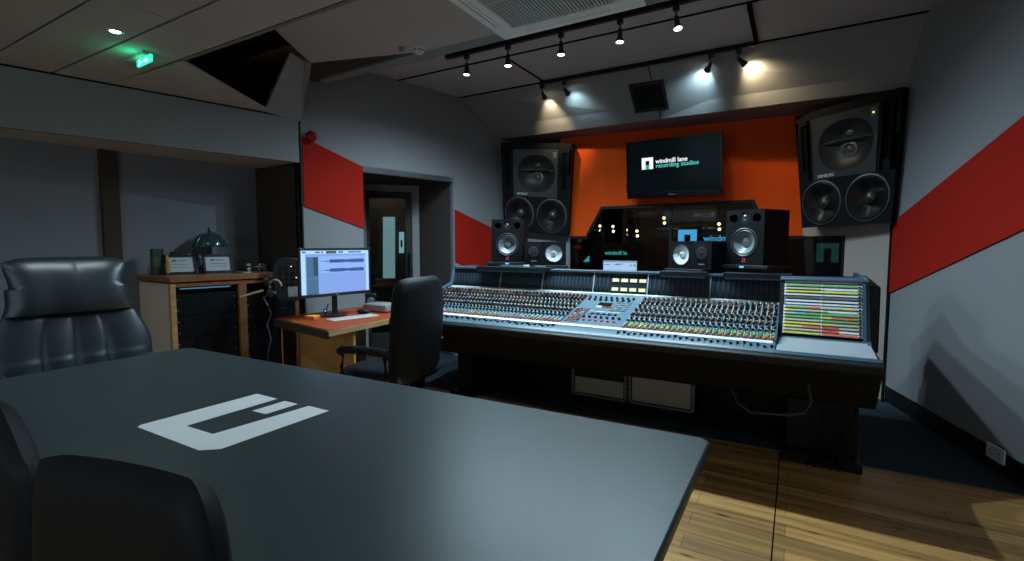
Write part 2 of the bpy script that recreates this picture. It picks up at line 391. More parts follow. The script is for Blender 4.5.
# sloped soffit over the speakers
SLt, SRt = Vector((-3.56, 4.87, 3.1)), Vector((.83, 4.87, 3.096)); SLb, SRb = Vector((-3.369, 5.515, 2.712)), Vector((.72, 5.14, 2.621))
def sof(u, w): return (SLt.lerp(SRt, u)).lerp(SLb.lerp(SRb, u), w)
U0 = .512
sn = (SRb-SLb).cross(SLt-SLb).normalized()
if sn.z < 0: sn = -sn
m = MB()
for (u0, u1) in ((0, U0-.0015), (U0+.0015, 1)):
    m.prism([sof(u0, 0), sof(u1, 0), sof(u1, 1), sof(u0, 1)], sn*.04)
SOF = mat('soffit_fabric', (.29, .28, .26), .9, noise=.1, nscale=260, bump=.2, spec=.2)
struct('ceiling', m, SOF)
UND = mat('soffit_underside', (.30, .20, .17), .9, spec=.2)
m = MB(); m.prism([SLb, SRb, Vector((.75, 5.85, 2.63)), Vector((-3.4, 5.85, 2.70))], (0, 0, .05)); struct('ceiling', m, UND)
# soffit vent
vn = thing('ceiling_vent', 'square black slatted vent set in the sloping soffit above the television', 'vent')
def sp(u, v): return on(u, v, SLt.lerp(SLb, .5), (SRb-SLt).cross(SRt-SLb))
q = [sp(629, 84.5), sp(663.5, 79), sp(669, 108), sp(635.5, 112)]
m = MB(); c = sum(q, Vector())/4
inn = [c+(p-c)*.84 for p in q]
for i in range(4):
    j = (i+1) % 4; m.prism([q[i], q[j], inn[j], inn[i]], -sn*.02)
m.build('vent_frame', BLK2, vn)
m = MB(); m.prism(inn, -sn*.004); m.build('vent_back', GAP, vn)
for k in range(9):
    w = (k+.5)/9; a0 = inn[0].lerp(inn[3], w-.03); a1 = inn[1].lerp(inn[2], w-.03); b0 = inn[0].lerp(inn[3], w+.03); b1 = inn[1].lerp(inn[2], w+.03)
    m = MB(); m.prism([a0-sn*.005, a1-sn*.005, b1-sn*.012, b0-sn*.012], -sn*.004); m.build('slat', mat('vent_black', (.008, .008, .009), .7, spec=.2), vn)
# ---- front (speaker) wall
YW = 5.75
ZT = 1.81
WL, WR = -2.50, .04
tr = [(-2.508, 1.455), (-2.258, 1.458), (-2.064, 1.81), (-.406, 1.819), (-.245, 1.44), (.055, 1.44)]
m = MB()
m.prism([(-2.62, YW, 1.455), (-2.258, YW, 1.458), (-2.064, YW, 1.81), (-2.064, YW, 2.75), (-2.62, YW, 2.75)], (0, .08, 0))
m.prism([(-2.064, YW, 1.81), (-.406, YW, 1.819), (-.406, YW, 2.75), (-2.064, YW, 2.75)], (0, .08, 0))
m.prism([(-.406, YW, 1.819), (-.245, YW, 1.44), (.07, YW, 1.44), (.07, YW, 2.75), (-.406, YW, 2.75)], (0, .08, 0))
struct('wall_front', m, ORANGE)
m = MB(); m.box(-3.6, .9, YW, YW+.08, 0, .90); struct('wall_front', m, DARK)
# window frame and glass
w1 = bpy.data.objects.new('window_1', None); COL.objects.link(w1); w1['kind'] = 'structure'; w1.location = (0, YW, 0)
outer = [(-2.62, 1.458), (-2.262, 1.461), (-2.068, 1.813), (-.402, 1.822), (-.241, 1.443), (.06, 1.443)]
innr = [(-2.62, 1.425), (-2.243, 1.428), (-2.045, 1.780), (-.425, 1.787), (-.262, 1.41), (.06, 1.41)]
m = MB()
for i in range(5):
    m.prism([(outer[i][0], -.03, outer[i][1]), (outer[i+1][0], -.03, outer[i+1][1]), (innr[i+1][0], -.03, innr[i+1][1]), (innr[i][0], -.03, innr[i][1])], (0, .12, 0))
m.box(-1.265, -1.235, -.0, .06, .9, 1.80)
m.build('window_frame', BLACK, w1)
TG = lambda x_, z_: (x_, .085-(z_-.9)*.125, z_)
m = MB(); m.prism([TG(-2.6, .9), TG(.06, .9), TG(.06, 1.42), TG(-.25, 1.42), TG(-.41, 1.80), TG(-2.05, 1.80), TG(-2.25, 1.44), TG(-2.6, 1.44)], (0, .01, 0)); m.build('glass_pane', GLASS, w1)
# right beige panel with the end of the window cut in
PA = Vector((.045, 5.75, 0)); PB = Vector((.705, 5.235, 0)); pdv = (PB-PA).normalized(); pn = Vector((-pdv.y, pdv.x, 0))
if pn.y < 0: pn = -pn
cut = on(845, 236, PA, pn); cl = (cut-PA).to_2d().length; pl_ = (PB-PA).length
def pp(s, zz): return PA + pdv*s + z*zz
m = MB(); m.prism([pp(0, 1.435), pp(cl, 1.435), pp(cl, 0), pp(pl_, 0), pp(pl_, 1.60), pp(0, 1.60)], pn*.06); struct('wall_front', m, BEIGE)
w4 = bpy.data.objects.new('window_4', None); COL.objects.link(w4); w4['kind'] = 'structure'; w4.location = PA; w4.rotation_euler = (0, 0, math.atan2(pdv.y, pdv.x))
MB().prism([(0, .085, .9), (cl, .085, .9), (cl, .02, 1.435), (0, .02, 1.435)], (0, .01, 0)).build('glass_pane', GLASS, w4)
m = MB(); m.box(0, cl, -.005, .05, 1.415, 1.437); m.box(cl-.02, cl+.003, -.005, .05, .9, 1.437); m.build('window_frame', BLACK, w4)
struct('wall_front', MB().prism([pp(-.02, 0), pp(cl, 0), pp(cl, .9), pp(-.02, .9)], pn*.06), DARK)
# left grey panel under the left speaker
m = MB(); m.prism([(-3.42, 5.50, 0), (-2.47, 5.72, 0), (-2.47, 5.72, 1.52), (-3.42, 5.50, 1.56)], (-.02, .08, 0)); struct('wall_front', m, GREY)
# void closing walls
m = MB(); m.prism([(-3.6, 5.9, 1.5), (-2.62, 5.9, 1.5), (-2.62, 5.9, 2.9), (-3.6, 5.9, 2.9)], (0, .05, 0)); m.prism([(.07, 5.9, 1.5), (.9, 5.9, 1.5), (.9, 5.9, 2.9), (.07, 5.9, 2.9)], (0, .05, 0)); struct('wall_void', m, DARK)
# corner shadow gap on the right
m = MB(); m.prism([rp(5.22, 0, .014), rp(5.185, 0, .014), rp(5.185, 1.53, .014), rp(5.22, 1.53, .014)], RWn*.01); struct('trim_16', m, GAP)
# closing walls behind the camera
# wall behind the camera with a wide unseen window, added to fill the room with daylight
BX0, BX1, BZ0, BZ1 = -4.3, 1.7, .95, 2.3
m = MB(); m.box(-5.6, BX0, -2.7, -2.6, 0, 2.7); m.box(BX1, 3.2, -2.7, -2.6, 0, 2.7); m.box(BX0, BX1, -2.7, -2.6, 0, BZ0); m.box(BX0, BX1, -2.7, -2.6, BZ1, 2.7); struct('wall_back', m, GREY)
m = MB(); m.box(BX0, BX1, -2.69, -2.62, BZ0, BZ0+.05); m.box(BX0, BX1, -2.69, -2.62, BZ1-.05, BZ1)
for k in range(5): x_ = BX0+(BX1-BX0-.05)*k/4; m.box(x_, x_+.05, -2.69, -2.62, BZ0, BZ1)
struct('fill_window', m, FRM)
pl0 = bpy.data.lights.new('sky_portal', 'AREA'); pl0.shape = 'RECTANGLE'; pl0.size = BX1-BX0; pl0.size_y = BZ1-BZ0; pl0.cycles.is_portal = True
po = bpy.data.objects.new('sky_portal', pl0); COL.objects.link(po); po.location = ((BX0+BX1)/2, -2.72, (BZ0+BZ1)/2); po.rotation_euler = (PI/2, 0, 0)

# unseen shell added round the rooms (keeps daylight out of the ceiling voids)
m = MB(); m.box(-6.8, 3.9, -2.75, 12.3, 3.75, 3.85); m.box(-6.8, -6.7, -2.75, 12.3, -.2, 3.8); m.box(3.8, 3.9, -2.75, 12.3, -.2, 3.8)
m.box(-6.8, -5.6, -2.7, -2.6, -.2, 3.8); m.box(3.2, 3.9, -2.7, -2.6, -.2, 3.8); m.box(-5.6, 3.2, -2.7, -2.6, 2.7, 3.8); m.box(-6.8, 3.9, -2.7, 6, -.3, -.2)
struct('blackout_shell', m, DARK)
# ---- live room beyond the glass
LIVE = mat('live_room_wall', (.035, .026, .022), .9)
m = MB(); m.box(-6.5, 3.5, 12, 12.1, -.1, 3.6); struct('wall_live_room', m, LIVE)
m = MB(); m.box(-6.6, -6.5, 5.9, 12, -.1, 3.6); struct('wall_live_room', m, LIVE)
m = MB(); m.box(3.5, 3.6, 5.3, 12, -.1, 3.6); struct('wall_live_room', m, LIVE)
struct('floor', MB().box(-6.6, 3.6, 6.0, 12.1, -.2, -.1), mat('live_room_floor', (.04, .03, .02), .5))
struct('ceiling', MB().box(-6.6, 3.6, 5.9, 12.1, 3.6, 3.7), LIVE)
m = MB(); m.box(-2.6, -.2, 9.0, 9.15, -.1, 2.9); 
a = ony(622, 270, 9.0); 
m = MB(); m.box(a.x, ony(730, 270, 9.0).x+1.2, 9.0, 9.1, -.1, 3.0); struct('wall_live_booth', m, mat('live_booth_brown', (.12, .075, .06), .85, emit=None))


# ================================================================ LIGHTING FIXTURES
def spot(name, parent, loc, target, energy, color, size=100, blend=.8, radius=.03):
    l = bpy.data.lights.new(name, 'SPOT'); l.energy = energy; l.color = color; l.spot_size = math.radians(size); l.spot_blend = blend; l.shadow_soft_size = radius
    o = bpy.data.objects.new(name, l); COL.objects.link(o)
    d = Vector(target)-Vector(loc); o.rotation_euler = d.to_track_quat('-Z', 'Y').to_euler(); o.location = loc
    if parent: o.parent = parent
    return o
COOL = (.62, .86, 1.0); WARM = (1.0, .80, .52); CYAN = (.50, .80, 1.0)
def track_lamp(label, base, target, energy, color, face, size, group, blend=.8, hl=.11):
    t = thing('track_spotlight', label, 'spotlight', base, 0, group)
    base = Vector(base); d = (Vector(target)-base).normalized()
    m = MB(); m.box(-.022, .022, -.016, .016, -.045, 0); m.build('track_adapter', BLK2, t, bevel=.003)
    j = Vector((0, 0, -.085))
    m = MB(); m.cyl((0, 0, -.04), j, .006, seg=10); m.sphere(tuple(j), .012, 10); m.build('stem', BLK2, t, smooth=True)
    p0 = j; p1 = j + d*hl
    m = MB(); m.lathe([(.008, -.01), (.017, 0), (.019, .02), (.0195, hl*.6), (.029, hl*.82), (.031, hl), (.027, hl), (.025, hl-.006)], p0, d, 20, cap=False)
    m.lathe([(.0, -.011), (.008, -.01)], p0, d, 20, cap=False)
    m.build('lamp_head', BLK2, t, smooth=True)
    m = MB(); m.lathe([(.026, 0), (.026, .002)], p0+d*(hl-.005), d, 20); m.build('lamp_face', face, t)
    spot('bulb', t, tuple(p0+d*(hl+.006)), tuple(p0+d*2), energy, color, size, blend, .025)
    return t
E_F = 100
fr = [(-2.59, 'leftmost of the five spotlights on the front ceiling track'), (-2.168, 'second spotlight from the left on the front ceiling track'),
      (-1.679, 'middle spotlight of the five on the front ceiling track'), (-1.199, 'fourth spotlight from the left on the front ceiling track'),
      (-.794, 'rightmost, tilted spotlight of the five on the front ceiling track')]
tg = [(-.02, -.03), (.03, -.04), (.03, -.05), (.02, -.08), (.02, -.22)]
for (x, lab), (dx, dy) in zip(fr, tg):
    track_lamp(lab, (x, 3.68, 3.035), (x+dx+ (.2 if x > -1 else 0), 3.68+dy, 1.95), E_F, COOL, LAMPW, 166, 'front track spotlights', .9, .095)
bk = [(-2.42, 'leftmost spotlight of the rear track, throwing a warm beam on the soffit', (-2.50, 5.36, 2.86), 30, WARM, LAMPY, 62),
      (-2.163, 'rear track spotlight just right of the warm beam on the soffit', (-2.10, 5.36, 2.86), 7, CYAN, LAMPW, 100),
      (-.731, 'rear track spotlight tilted left, lighting the soffit right of the vent blue', (-.98, 5.30, 2.87), 15, CYAN, LAMPW, 100),
      (-.50, 'rightmost spotlight of the rear track, giving warm light beside the right speaker', (-.22, 5.30, 2.85), 18, WARM, LAMPY, 105)]
for x, lab, tgt, e, c, f_, sz in bk:
    track_lamp(lab, (x, 4.83, 3.06), tgt, e, c, f_, sz, 'rear track spotlights', 1.0, .085)
tk = thing('lighting_track', 'long black ceiling track along the edge of the lowered ceiling, holding five spotlights', 'track', (0, 3.68, 3.05))
MB().box(-2.80, .8, -.022, .022, -.018, .018).build('rail', BLACK, tk, bevel=.002)
MB().box(-2.82, -2.80, -.02, .02, -.018, .014).build('end_cap', BLK2, tk)
m = MB()
for x in (-2.6, -1.2, .4): m.box(x-.02, x+.02, -.012, .012, .012, .05)
m.build('bracket', BLK2, tk)
tk = thing('lighting_track', 'black ceiling track at the foot of the soffit, holding four spotlights', 'track', (0, 4.83, 3.075))
MB().box(-2.45, -.36, -.018, .018, -.015, .02).build('rail', BLACK, tk, bevel=.002)
MB().box(-.376, -.348, -.78, -.018, -.013, .022).build('cross_rail', mat('matt_black', (.004, .004, .004), 1, spec=0), tk)
# ceiling downlight (seen at upper left) and its fellows over the table, out of view
def downlight(x, y, label, e, target=None, col=(.82, .93, 1)):
    t = thing('downlight', label, 'downlight', (x, y, zl))
    m = MB(); m.lathe([(.040, 0), (.040, -.003), (.026, -.005), (.024, 0)], (0, 0, 0), (0, 0, 1), 28, cap=False); m.build('trim_ring', WHITE, t, smooth=True)
    m = MB(); m.lathe([(.024, -.001), (.024, -.003)], (0, 0, 0), (0, 0, 1), 28); m.build('lamp_face', LAMPW, t)
    spot('bulb', t, (0, 0, -.012), tuple(Vector(target)-Vector((x, y, zl))) if target else (0, 0, -1), e, col, 140, .9, .035)
downlight(-3.25, 1.311, 'round white ceiling downlight glowing near the green exit sign', 26, None)
downlight(-3.3, -.2, 'round ceiling downlight behind the camera on the left', 22, None, (.45, .74, 1))
downlight(-.9, .1, 'round ceiling downlight just behind the camera', 10, None)
downlight(1.25, .9, 'round ceiling downlight by the right wall, outside the picture', 22, (1.25, 2.0, 0), (.62, .84, 1))
# exit sign
EXG = mat('exit_sign_green', (0, .3, .15), .5, emit=(.02, .85, .42), es=1.6)
t = thing('exit_sign', 'small ceiling exit sign glowing green with a pale edge', 'sign', (-3.58, 1.555, zl), -.05)
m = MB(); m.box(-.19, .17, -.035, .035, -.022, 0); m.build('housing', mat('sign_housing', (.34, .35, .33), .5), t, bevel=.004)
m = MB(); m.box(.0, .19, -.006, .006, -.060, -.018); m.build('sign_blade', EXG, t)
m = MB()
m.T = Matrix.Translation((0, 0, -.006)) @ Matrix.Diagonal((1, 1, .72, 1)); m.cyl((.045, -.008, -.034), (.045, -.010, -.034), .007, seg=10)
m.prism([(.05, -.008, -.043), (.07, -.008, -.052), (.055, -.008, -.066), (.035, -.008, -.075), (.03, -.008, -.07), (.045, -.008, -.058)], (0, -.002, 0))
m.prism([(.10, -.008, -.045), (.14, -.008, -.045), (.14, -.008, -.036), (.165, -.008, -.053), (.14, -.008, -.07), (.14, -.008, -.061), (.10, -.008, -.061)], (0, -.002, 0))
m.build('pictogram', mat('exit_pictogram', (.6, 1, .8), .5, emit=(.35, 1, .75), es=3), t)
l = bpy.data.lights.new('exit_glow', 'POINT'); l.energy = .35; l.color = (.02, 1, .45); l.shadow_soft_size = .05
lo = bpy.data.objects.new('exit_glow', l); COL.objects.link(lo); lo.parent = t; lo.location = (.09, -.06, -.06)
# smoke detector
t = thing('smoke_detector', 'round white smoke detector under the lowered ceiling near the track end', 'smoke detector', (-2.548, 2.985, zs))
m = MB(); m.T = Matrix.Diagonal((.85, .85, .9, 1)); m.lathe([(.062, 0), (.062, -.012), (.056, -.02)], seg=28); m.build('base', WHITE, t, smooth=True)
m = MB(); m.T = Matrix.Diagonal((.85, .85, .9, 1)); m.lathe([(.050, -.02), (.048, -.034), (.036, -.05), (.02, -.056), (0.001, -.057)], seg=28); m.build('cover', WHITE, t, smooth=True)
m = MB(); m.T = Matrix.Diagonal((.85, .85, .9, 1))
for k in range(8):
    an = 2*PI*k/8; m.cbox((.0485*math.cos(an), .0485*math.sin(an), -.029), (.004, .018, .008), Matrix.Rotation(an, 3, 'Z'))
m.build('vent_slots', BLACK, t)
t = tag(MB().lathe([(.02, 0), (.022, -.014), (.014, -.026), (.001, -.028)], (-2.66, 2.92, zs), seg=16).build('ceiling_sensor', mat('sensor_grey', (.25, .25, .26), .5), smooth=True), 'tiny dark round sensor beside the smoke detector', 'sensor')
# cassette air conditioner
t = thing('air_conditioner', 'white square ceiling cassette air conditioner with a fine grey grille, top centre', 'air conditioner', (-1.365, 2.64, zs))
CW = mat('cassette_white', (.92, .95, .96), .5)
hw, hd = .505, .50; gi = .36; gd = .36
m = MB()
for (x0, x1, y0, y1) in ((-hw, hw, gd, hd), (-hw, hw, -hd, -gd), (-hw, -gi, -gd, gd), (gi, hw, -gd, gd)): m.box(x0, x1, y0, y1, -.03, 0)
m.build('frame', CW, t, bevel=.006)
VS = mat('cassette_slot', (.10, .12, .13), .6)
for (x0, x1, y0, y1) in ((-.3, .3, .43, .436), (-.3, .3, -.436, -.43), (-.45, -.444, -.28, .28), (.444, .45, -.28, .28)):
    MB().box(x0, x1, y0, y1, -.0315, -.02).build('air_slot', VS, t)
for (x0, x1, y0, y1) in ((-.3, .3, .40, .425), (-.3, .3, -.425, -.40), (-.44, -.415, -.28, .28), (.415, .44, -.28, .28)):
    MB().box(x0, x1, y0, y1, -.036, -.028).build('air_flap', CW, t, bevel=.003)
MB().box(-gi, gi, -gd, gd, -.008, -.002).build('filter', mat('cassette_filter', (.02, .022, .025), .8), t)
m = MB()
for k in range(32):
    x = -gi + .72*(k+.5)/32; m.box(x-.0055, x+.0055, -gd, gd, -.026, -.016)
m.box(-gi, gi, -.006, .006, -.028, -.014)
m.build('grille', mat('grille_grey', (.66, .70, .72), .5), t)
# red beacon lamp
b = lwp(309, 136)
t = thing('beacon_light', 'round red beacon lamp on the left wall above the red stripe', 'beacon', b, math.atan2(.25, 1)*-1)
m = MB(); m.lathe([(.030, 0), (.030, .015)], (0, 0, 0), (1, 0, 0), 20); m.build('base', BLACK, t, smooth=True)
RG = mat('red_lens', (.24, .004, .004), .12, spec=.8)
m = MB(); m.sphere((.05, 0, -.01), .052, 20); m.build('lens', RG, t, smooth=True)

# ================================================================ TABLE AND LOGO
tb = thing('conference_table', 'large dark slate-grey table with a white logo filling the foreground', 'table', (-1.64, .97, 0))
m = MB(); m.prism([(-1.44, -.62, .715), (1.405, -.62, .715), (1.432, -.59, .715), (1.432, .60, .715), (1.405, .625, .715), (-1.40, .555, .715), (-1.44, .52, .715)], (0, 0, .035))
m.build('tabletop', TABLE, tb, bevel=.007, bseg=3)
MB().box(-1.2, 1.2, -.42, .38, .64, .714).build('apron', BLACK, tb, bevel=.004)
for sx in (-1, 1):
    m = MB(); m.box(sx*.85-.05, sx*.85+.05, -.28, .24, .04, .64); m.box(sx*.85-.07, sx*.85+.07, -.42, .40, 0, .04); m.build('leg', DMETAL, tb, bevel=.006)
m = MB(); zt = .7502
m.prism([(-1.876, .765, 0), (-1.862, .752, 0), (-1.492, .752, 0), (-1.447, .79, 0), (-1.447, 1.176, 0), (-1.556, 1.176, 0), (-1.585, .842, 0), (-1.735, .838, 0), (-1.735, 1.170, 0), (-1.866, 1.170, 0)], (0, 0, .0008))
m.prism([(-1.688, 1.038, 0), (-1.612, 1.040, 0), (-1.610, 1.169, 0), (-1.686, 1.168, 0)], (0, 0, .0008))
lo_ = m.build('table_logo', LOGOW, None); lo_.location = (1.64, -.97, zt); lo_.parent = tb

# ================================================================ SPEAKERS
def tile(m, mp, s0, s1, t0, t1, cs, ct, rs, rt, rings, mats, ex=2, n=40, plate=None):
    """flat tile with a round (superellipse) opening, continued by rings (scale, depth)"""
    ang = [2*PI*(k+.5)/n for k in range(n)]
    for cx_, cy_ in ((s0, t0), (s1, t0), (s1, t1), (s0, t1)): ang.append(math.atan2(cy_-ct, cx_-cs) % (2*PI))
    ang = sorted(set(round(a, 6) for a in ang)); n = len(ang); loops = []
    ob = []; ib = []
    for a in ang:
        c, s_ = math.cos(a), math.sin(a); k = 1e9
        if c > 1e-9: k = min(k, (s1-cs)/c)
        if c < -1e-9: k = min(k, (s0-cs)/c)
        if s_ > 1e-9: k = min(k, (t1-ct)/s_)
        if s_ < -1e-9: k = min(k, (t0-ct)/s_)
        ob.append((cs+c*k, ct+s_*k))
        rr = 1/((abs(c)/rs)**ex+(abs(s_)/rt)**ex)**(1/ex); ib.append((c*rr, s_*rr))
    vs = [mp(p[0], p[1], 0) for p in ob]+[mp(cs+p[0], ct+p[1], 0) for p in ib]
    if plate: m.use(plate)
    m.add(vs, [(k, (k+1) % n, n+(k+1) % n, n+k) for k in range(n)])
    prev = (1, 0)
    for (sc_, d), mt in zip(rings, mats):
        m.use(mt)
        vs = [mp(cs+p[0]*prev[0], ct+p[1]*prev[0], prev[1]) for p in ib]+[mp(cs+p[0]*sc_, ct+p[1]*sc_, d) for p in ib]
        m.add(vs, [(k, (k+1) % n, n+(k+1) % n, n+k) for k in range(n)])
        prev = (sc_, d)
    m.add([mp(cs+p[0]*prev[0], ct+p[1]*prev[0], prev[1]) for p in ib], [list(range(n))])
def strip(m, mp, s0, s1, t0, t1, d=0):
    m.add([mp(s0, t0, d), mp(s1, t0, d), mp(s1, t1, d), mp(s0, t1, d)], [(0, 1, 2, 3)])
RUB = mat('rubber_surround', (.02, .02, .022), .4); CONE = mat('dark_cone', (.010, .010, .010), .28, spec=.6)
RIM = mat('driver_rim', (.10, .10, .10), .35, metal=.6); GPLATE = mat('waveguide_grey', (.030, .032, .031), .38, spec=.5)
CABB = mat('speaker_black', (.005, .006, .007), .6, spec=.15, bump=.15, bscale=150)
SILV = mat('silver_cone', (.25, .28, .29), .3, metal=.7); CONEG = mat('grey_cone', (.14, .18, .19), .35); CONEW = mat('white_cone', (.62, .65, .66), .6)
TEAL = mat('teal_paint', (.1, .8, .65), .5)
DOME = mat('cone_dome', (.10, .10, .085), .25, metal=.7)
def genelec(corners, label, depth, led=None):
    A, B, Cc, D = [Vector(p) for p in corners]       # tl tr br bl
    n = ((B-A).cross(D-A)).normalized()
    if n.y > 0: n = -n                                # toward the room
    W, Hh = .98, 1.15
    def mp(x, y, d):
        u, w = x/W, y/Hh
        return D.lerp(Cc, u).lerp(A.lerp(B, u), w) + n*d
    c0 = D.lerp(Cc, .5)
    t = thing('studio_monitor', label, 'speaker', (0, 0, 0), 0, 'large wall speakers')
    m = MB([CABB])
    S = lambda *a: strip(m, mp, *a)
    y1, y2, x1, x2 = .47, 1.07, .17, .80
    # layout: strips beside plate with slots, plate on top, woofers beneath
    for (sa, sb, ha, hb) in ((0, x1, .055, .115), (x2, W, .86, .925)):
        h0, h1 = .57, 1.03
        m.use(CABB); S(sa, ha, y1, y2); S(hb, sb, y1, y2); S(ha, hb, y1, h0); S(ha, hb, h1, y2)
        m.use(GAP); S(ha, hb, h0, h1, -.02)
        for p_, q_ in (((ha, h0), (hb, h0)), ((hb, h0), (hb, h1)), ((hb, h1), (ha, h1)), ((ha, h1), (ha, h0))): m.add([mp(*p_, 0), mp(*q_, 0), mp(*q_, -.02), mp(*p_, -.02)], [(0, 1, 2, 3)])
    m.use(CABB); S(0, W, y2, Hh)
    tile(m, mp, 0, W/2, 0, y1, .248, .24, .222, .222, [(1.0, .008), (.93, .010), (.90, -.004), (.84, .006), (.78, -.01), (.32, -.06), (.30, -.045), (.18, -.025), (.02, -.018)],
         [RIM, RIM, RUB, RUB, RUB, CONE, DOME, DOME, DOME], plate=CABB)
    tile(m, mp, W/2, W, 0, y1, .732, .24, .222, .222, [(1.0, .008), (.93, .010), (.90, -.004), (.84, .006), (.78, -.01), (.32, -.06), (.30, -.045), (.18, -.025), (.02, -.018)],
         [RIM, RIM, RUB, RUB, RUB, CONE, DOME, DOME, DOME], plate=CABB)
    # plate region is filled by the waveguide part; body sides
    rim = [mp(0, 0, 0), mp(W, 0, 0), mp(W, Hh, 0), mp(0, Hh, 0)]; back = [p-n*depth for p in rim]
    m.use(CABB)
    for i in range(4): j = (i+1) % 4; m.add([rim[i], rim[j], back[j], back[i]], [(0, 1, 2, 3)])
    m.add(back, [(0, 1, 2, 3)])
    m.build('cabinet', None, t, smooth=True)
    m = MB([GPLATE])
    mq = lambda x, y, d: mp(x, y, d+.006)
    tile(m, mq, x1, x2, y1, y2, .5, .765, .265, .235, [(.985, -.003), (.93, -.018), (.80, -.045), (.6, -.072), (.4, -.086), (.1, -.09)], [GPLATE]*6, ex=2.3, n=56, plate=GPLATE)
    m.use(GPLATE)
    for a_, b_ in (((x1, y1), (x2, y1)), ((x2, y1), (x2, y2)), ((x2, y2), (x1, y2)), ((x1, y2), (x1, y1))):
        m.add([mp(*a_, 0), mp(*b_, 0), mq(*b_, 0), mq(*a_, 0)], [(0, 1, 2, 3)])
    wg = m.build('waveguide', None, t, smooth=True)
    # divider ridge across the horn, arched
    m = MB(); N_ = 24; vs = []
    for i in range(N_+1):
        u = i/N_; x = .25+.5*u; edge = abs(2*u-1); d = -.035-.05*(1-edge**2)+.035*(1-edge**4)
        yy = .81+.012*(1-edge**2)
        vs += [mp(x, yy+.012, -.085), mp(x, yy+.006, d+.012), mp(x, yy-.012, d+.012), mp(x, yy-.05, -.075)]
    m.add(vs, [(i*4+k, i*4+4+k, i*4+5+k, i*4+1+k) for i in range(N_) for k in range(3)]); m.build('horn_divider', GPLATE, wg, smooth=True)
    ax = n
    m = MB(); m.lathe([(.075, -.005), (.07, .02), (.052, .022), (.03, .004), (.022, .012), (.001, .022)], mp(.5, .72, -.088), ax, 28); m.build('midrange_driver', SILVM, wg, smooth=True)
    m = MB(); m.lathe([(.032, 0), (.028, .012), (.014, .014), (.001, .02)], mp(.5, .885, -.082), ax, 20); m.build('tweeter', SILVM, wg, smooth=True)
    # badge
    ex_ = (mp(.4, .5, 0)-mp(.2, .5, 0)).normalized(); ey_ = n.cross(ex_)
    if ey_.z < 0: ey_ = -ey_
    o_ = mp(.215, .49, .008)
    T = Matrix(((ex_.x, ey_.x, n.x, o_.x), (ex_.y, ey_.y, n.y, o_.y), (ex_.z, ey_.z, n.z, o_.z), (0, 0, 0, 1)))
    text('badge_lettering', 'GENELEC', .034, WHITE, wg, T, bold=.0006)
    o_ = mp(.735, .965, .008)
    T = Matrix(((ex_.x, ey_.x, n.x, o_.x), (ex_.y, ey_.y, n.y, o_.y), (ex_.z, ey_.z, n.z, o_.z), (0, 0, 0, 1)))
    m = MB(); m.T = T; m.box(0, .04, 0, .07, -.002, .001); m.build('badge_plate', mat('badge_grey', (.15, .15, .14), .4), t)
    if led:
        m = MB(); m.T = T; m.cyl((.02, .03, 0), (.02, .03, .004), .007, seg=12); m.build('status_light', led, t)
    return t
SILVM = mat('driver_silver', (.20, .20, .18), .25, metal=.6)
genelec([(-3.231, 5.31, 2.620), (-2.366, 5.515, 2.560), (-2.446, 5.606, 1.461), (-3.252, 5.418, 1.541)], 'large black wall speaker left of the orange panel, with grey horn above two woofers', .30)
genelec([(-.060, 5.369, 2.545), (.677, 4.963, 2.59), (.663, 5.087, 1.539), (.035, 5.434, 1.511)], 'large black wall speaker at the right, tilted inwards, with a tiny green light', .30, mat('led_green', (.3, .9, .1), .4, emit=(.4, 1, .1), es=2))

def boxspk(name, label, loc, rz, w, h, dp, layout, group, tilt=0):
    t = thing(name, label, 'speaker', loc, rz, group)
    if tilt: t.rotation_euler = (tilt, 0, rz)
    # local: x right, y into the box, z up; base at z 0; front y=0
    def mp(x, y, d): return Vector((x-w/2, -d, y))
    m = MB([CABB])
    for a in layout: tile(m, mp, *a['r'], *a['c'], *a['rad'], a['rings'], a['mats'], ex=a.get('ex', 2), plate=CABB)
    rim = [mp(0, 0, 0), mp(w, 0, 0), mp(w, h, 0), mp(0, h, 0)]; bk_ = [mp(0, 0, -dp), mp(w, 0, -dp), mp(w, h, -dp), mp(0, h, -dp)]
    m.use(CABB)
    for i in range(4): j = (i+1) % 4; m.add([rim[i], rim[j], bk_[j], bk_[i]], [(0, 1, 2, 3)])
    m.add(bk_, [(0, 1, 2, 3)])
    m.build('cabinet', None, t, smooth=True)
    return t, mp
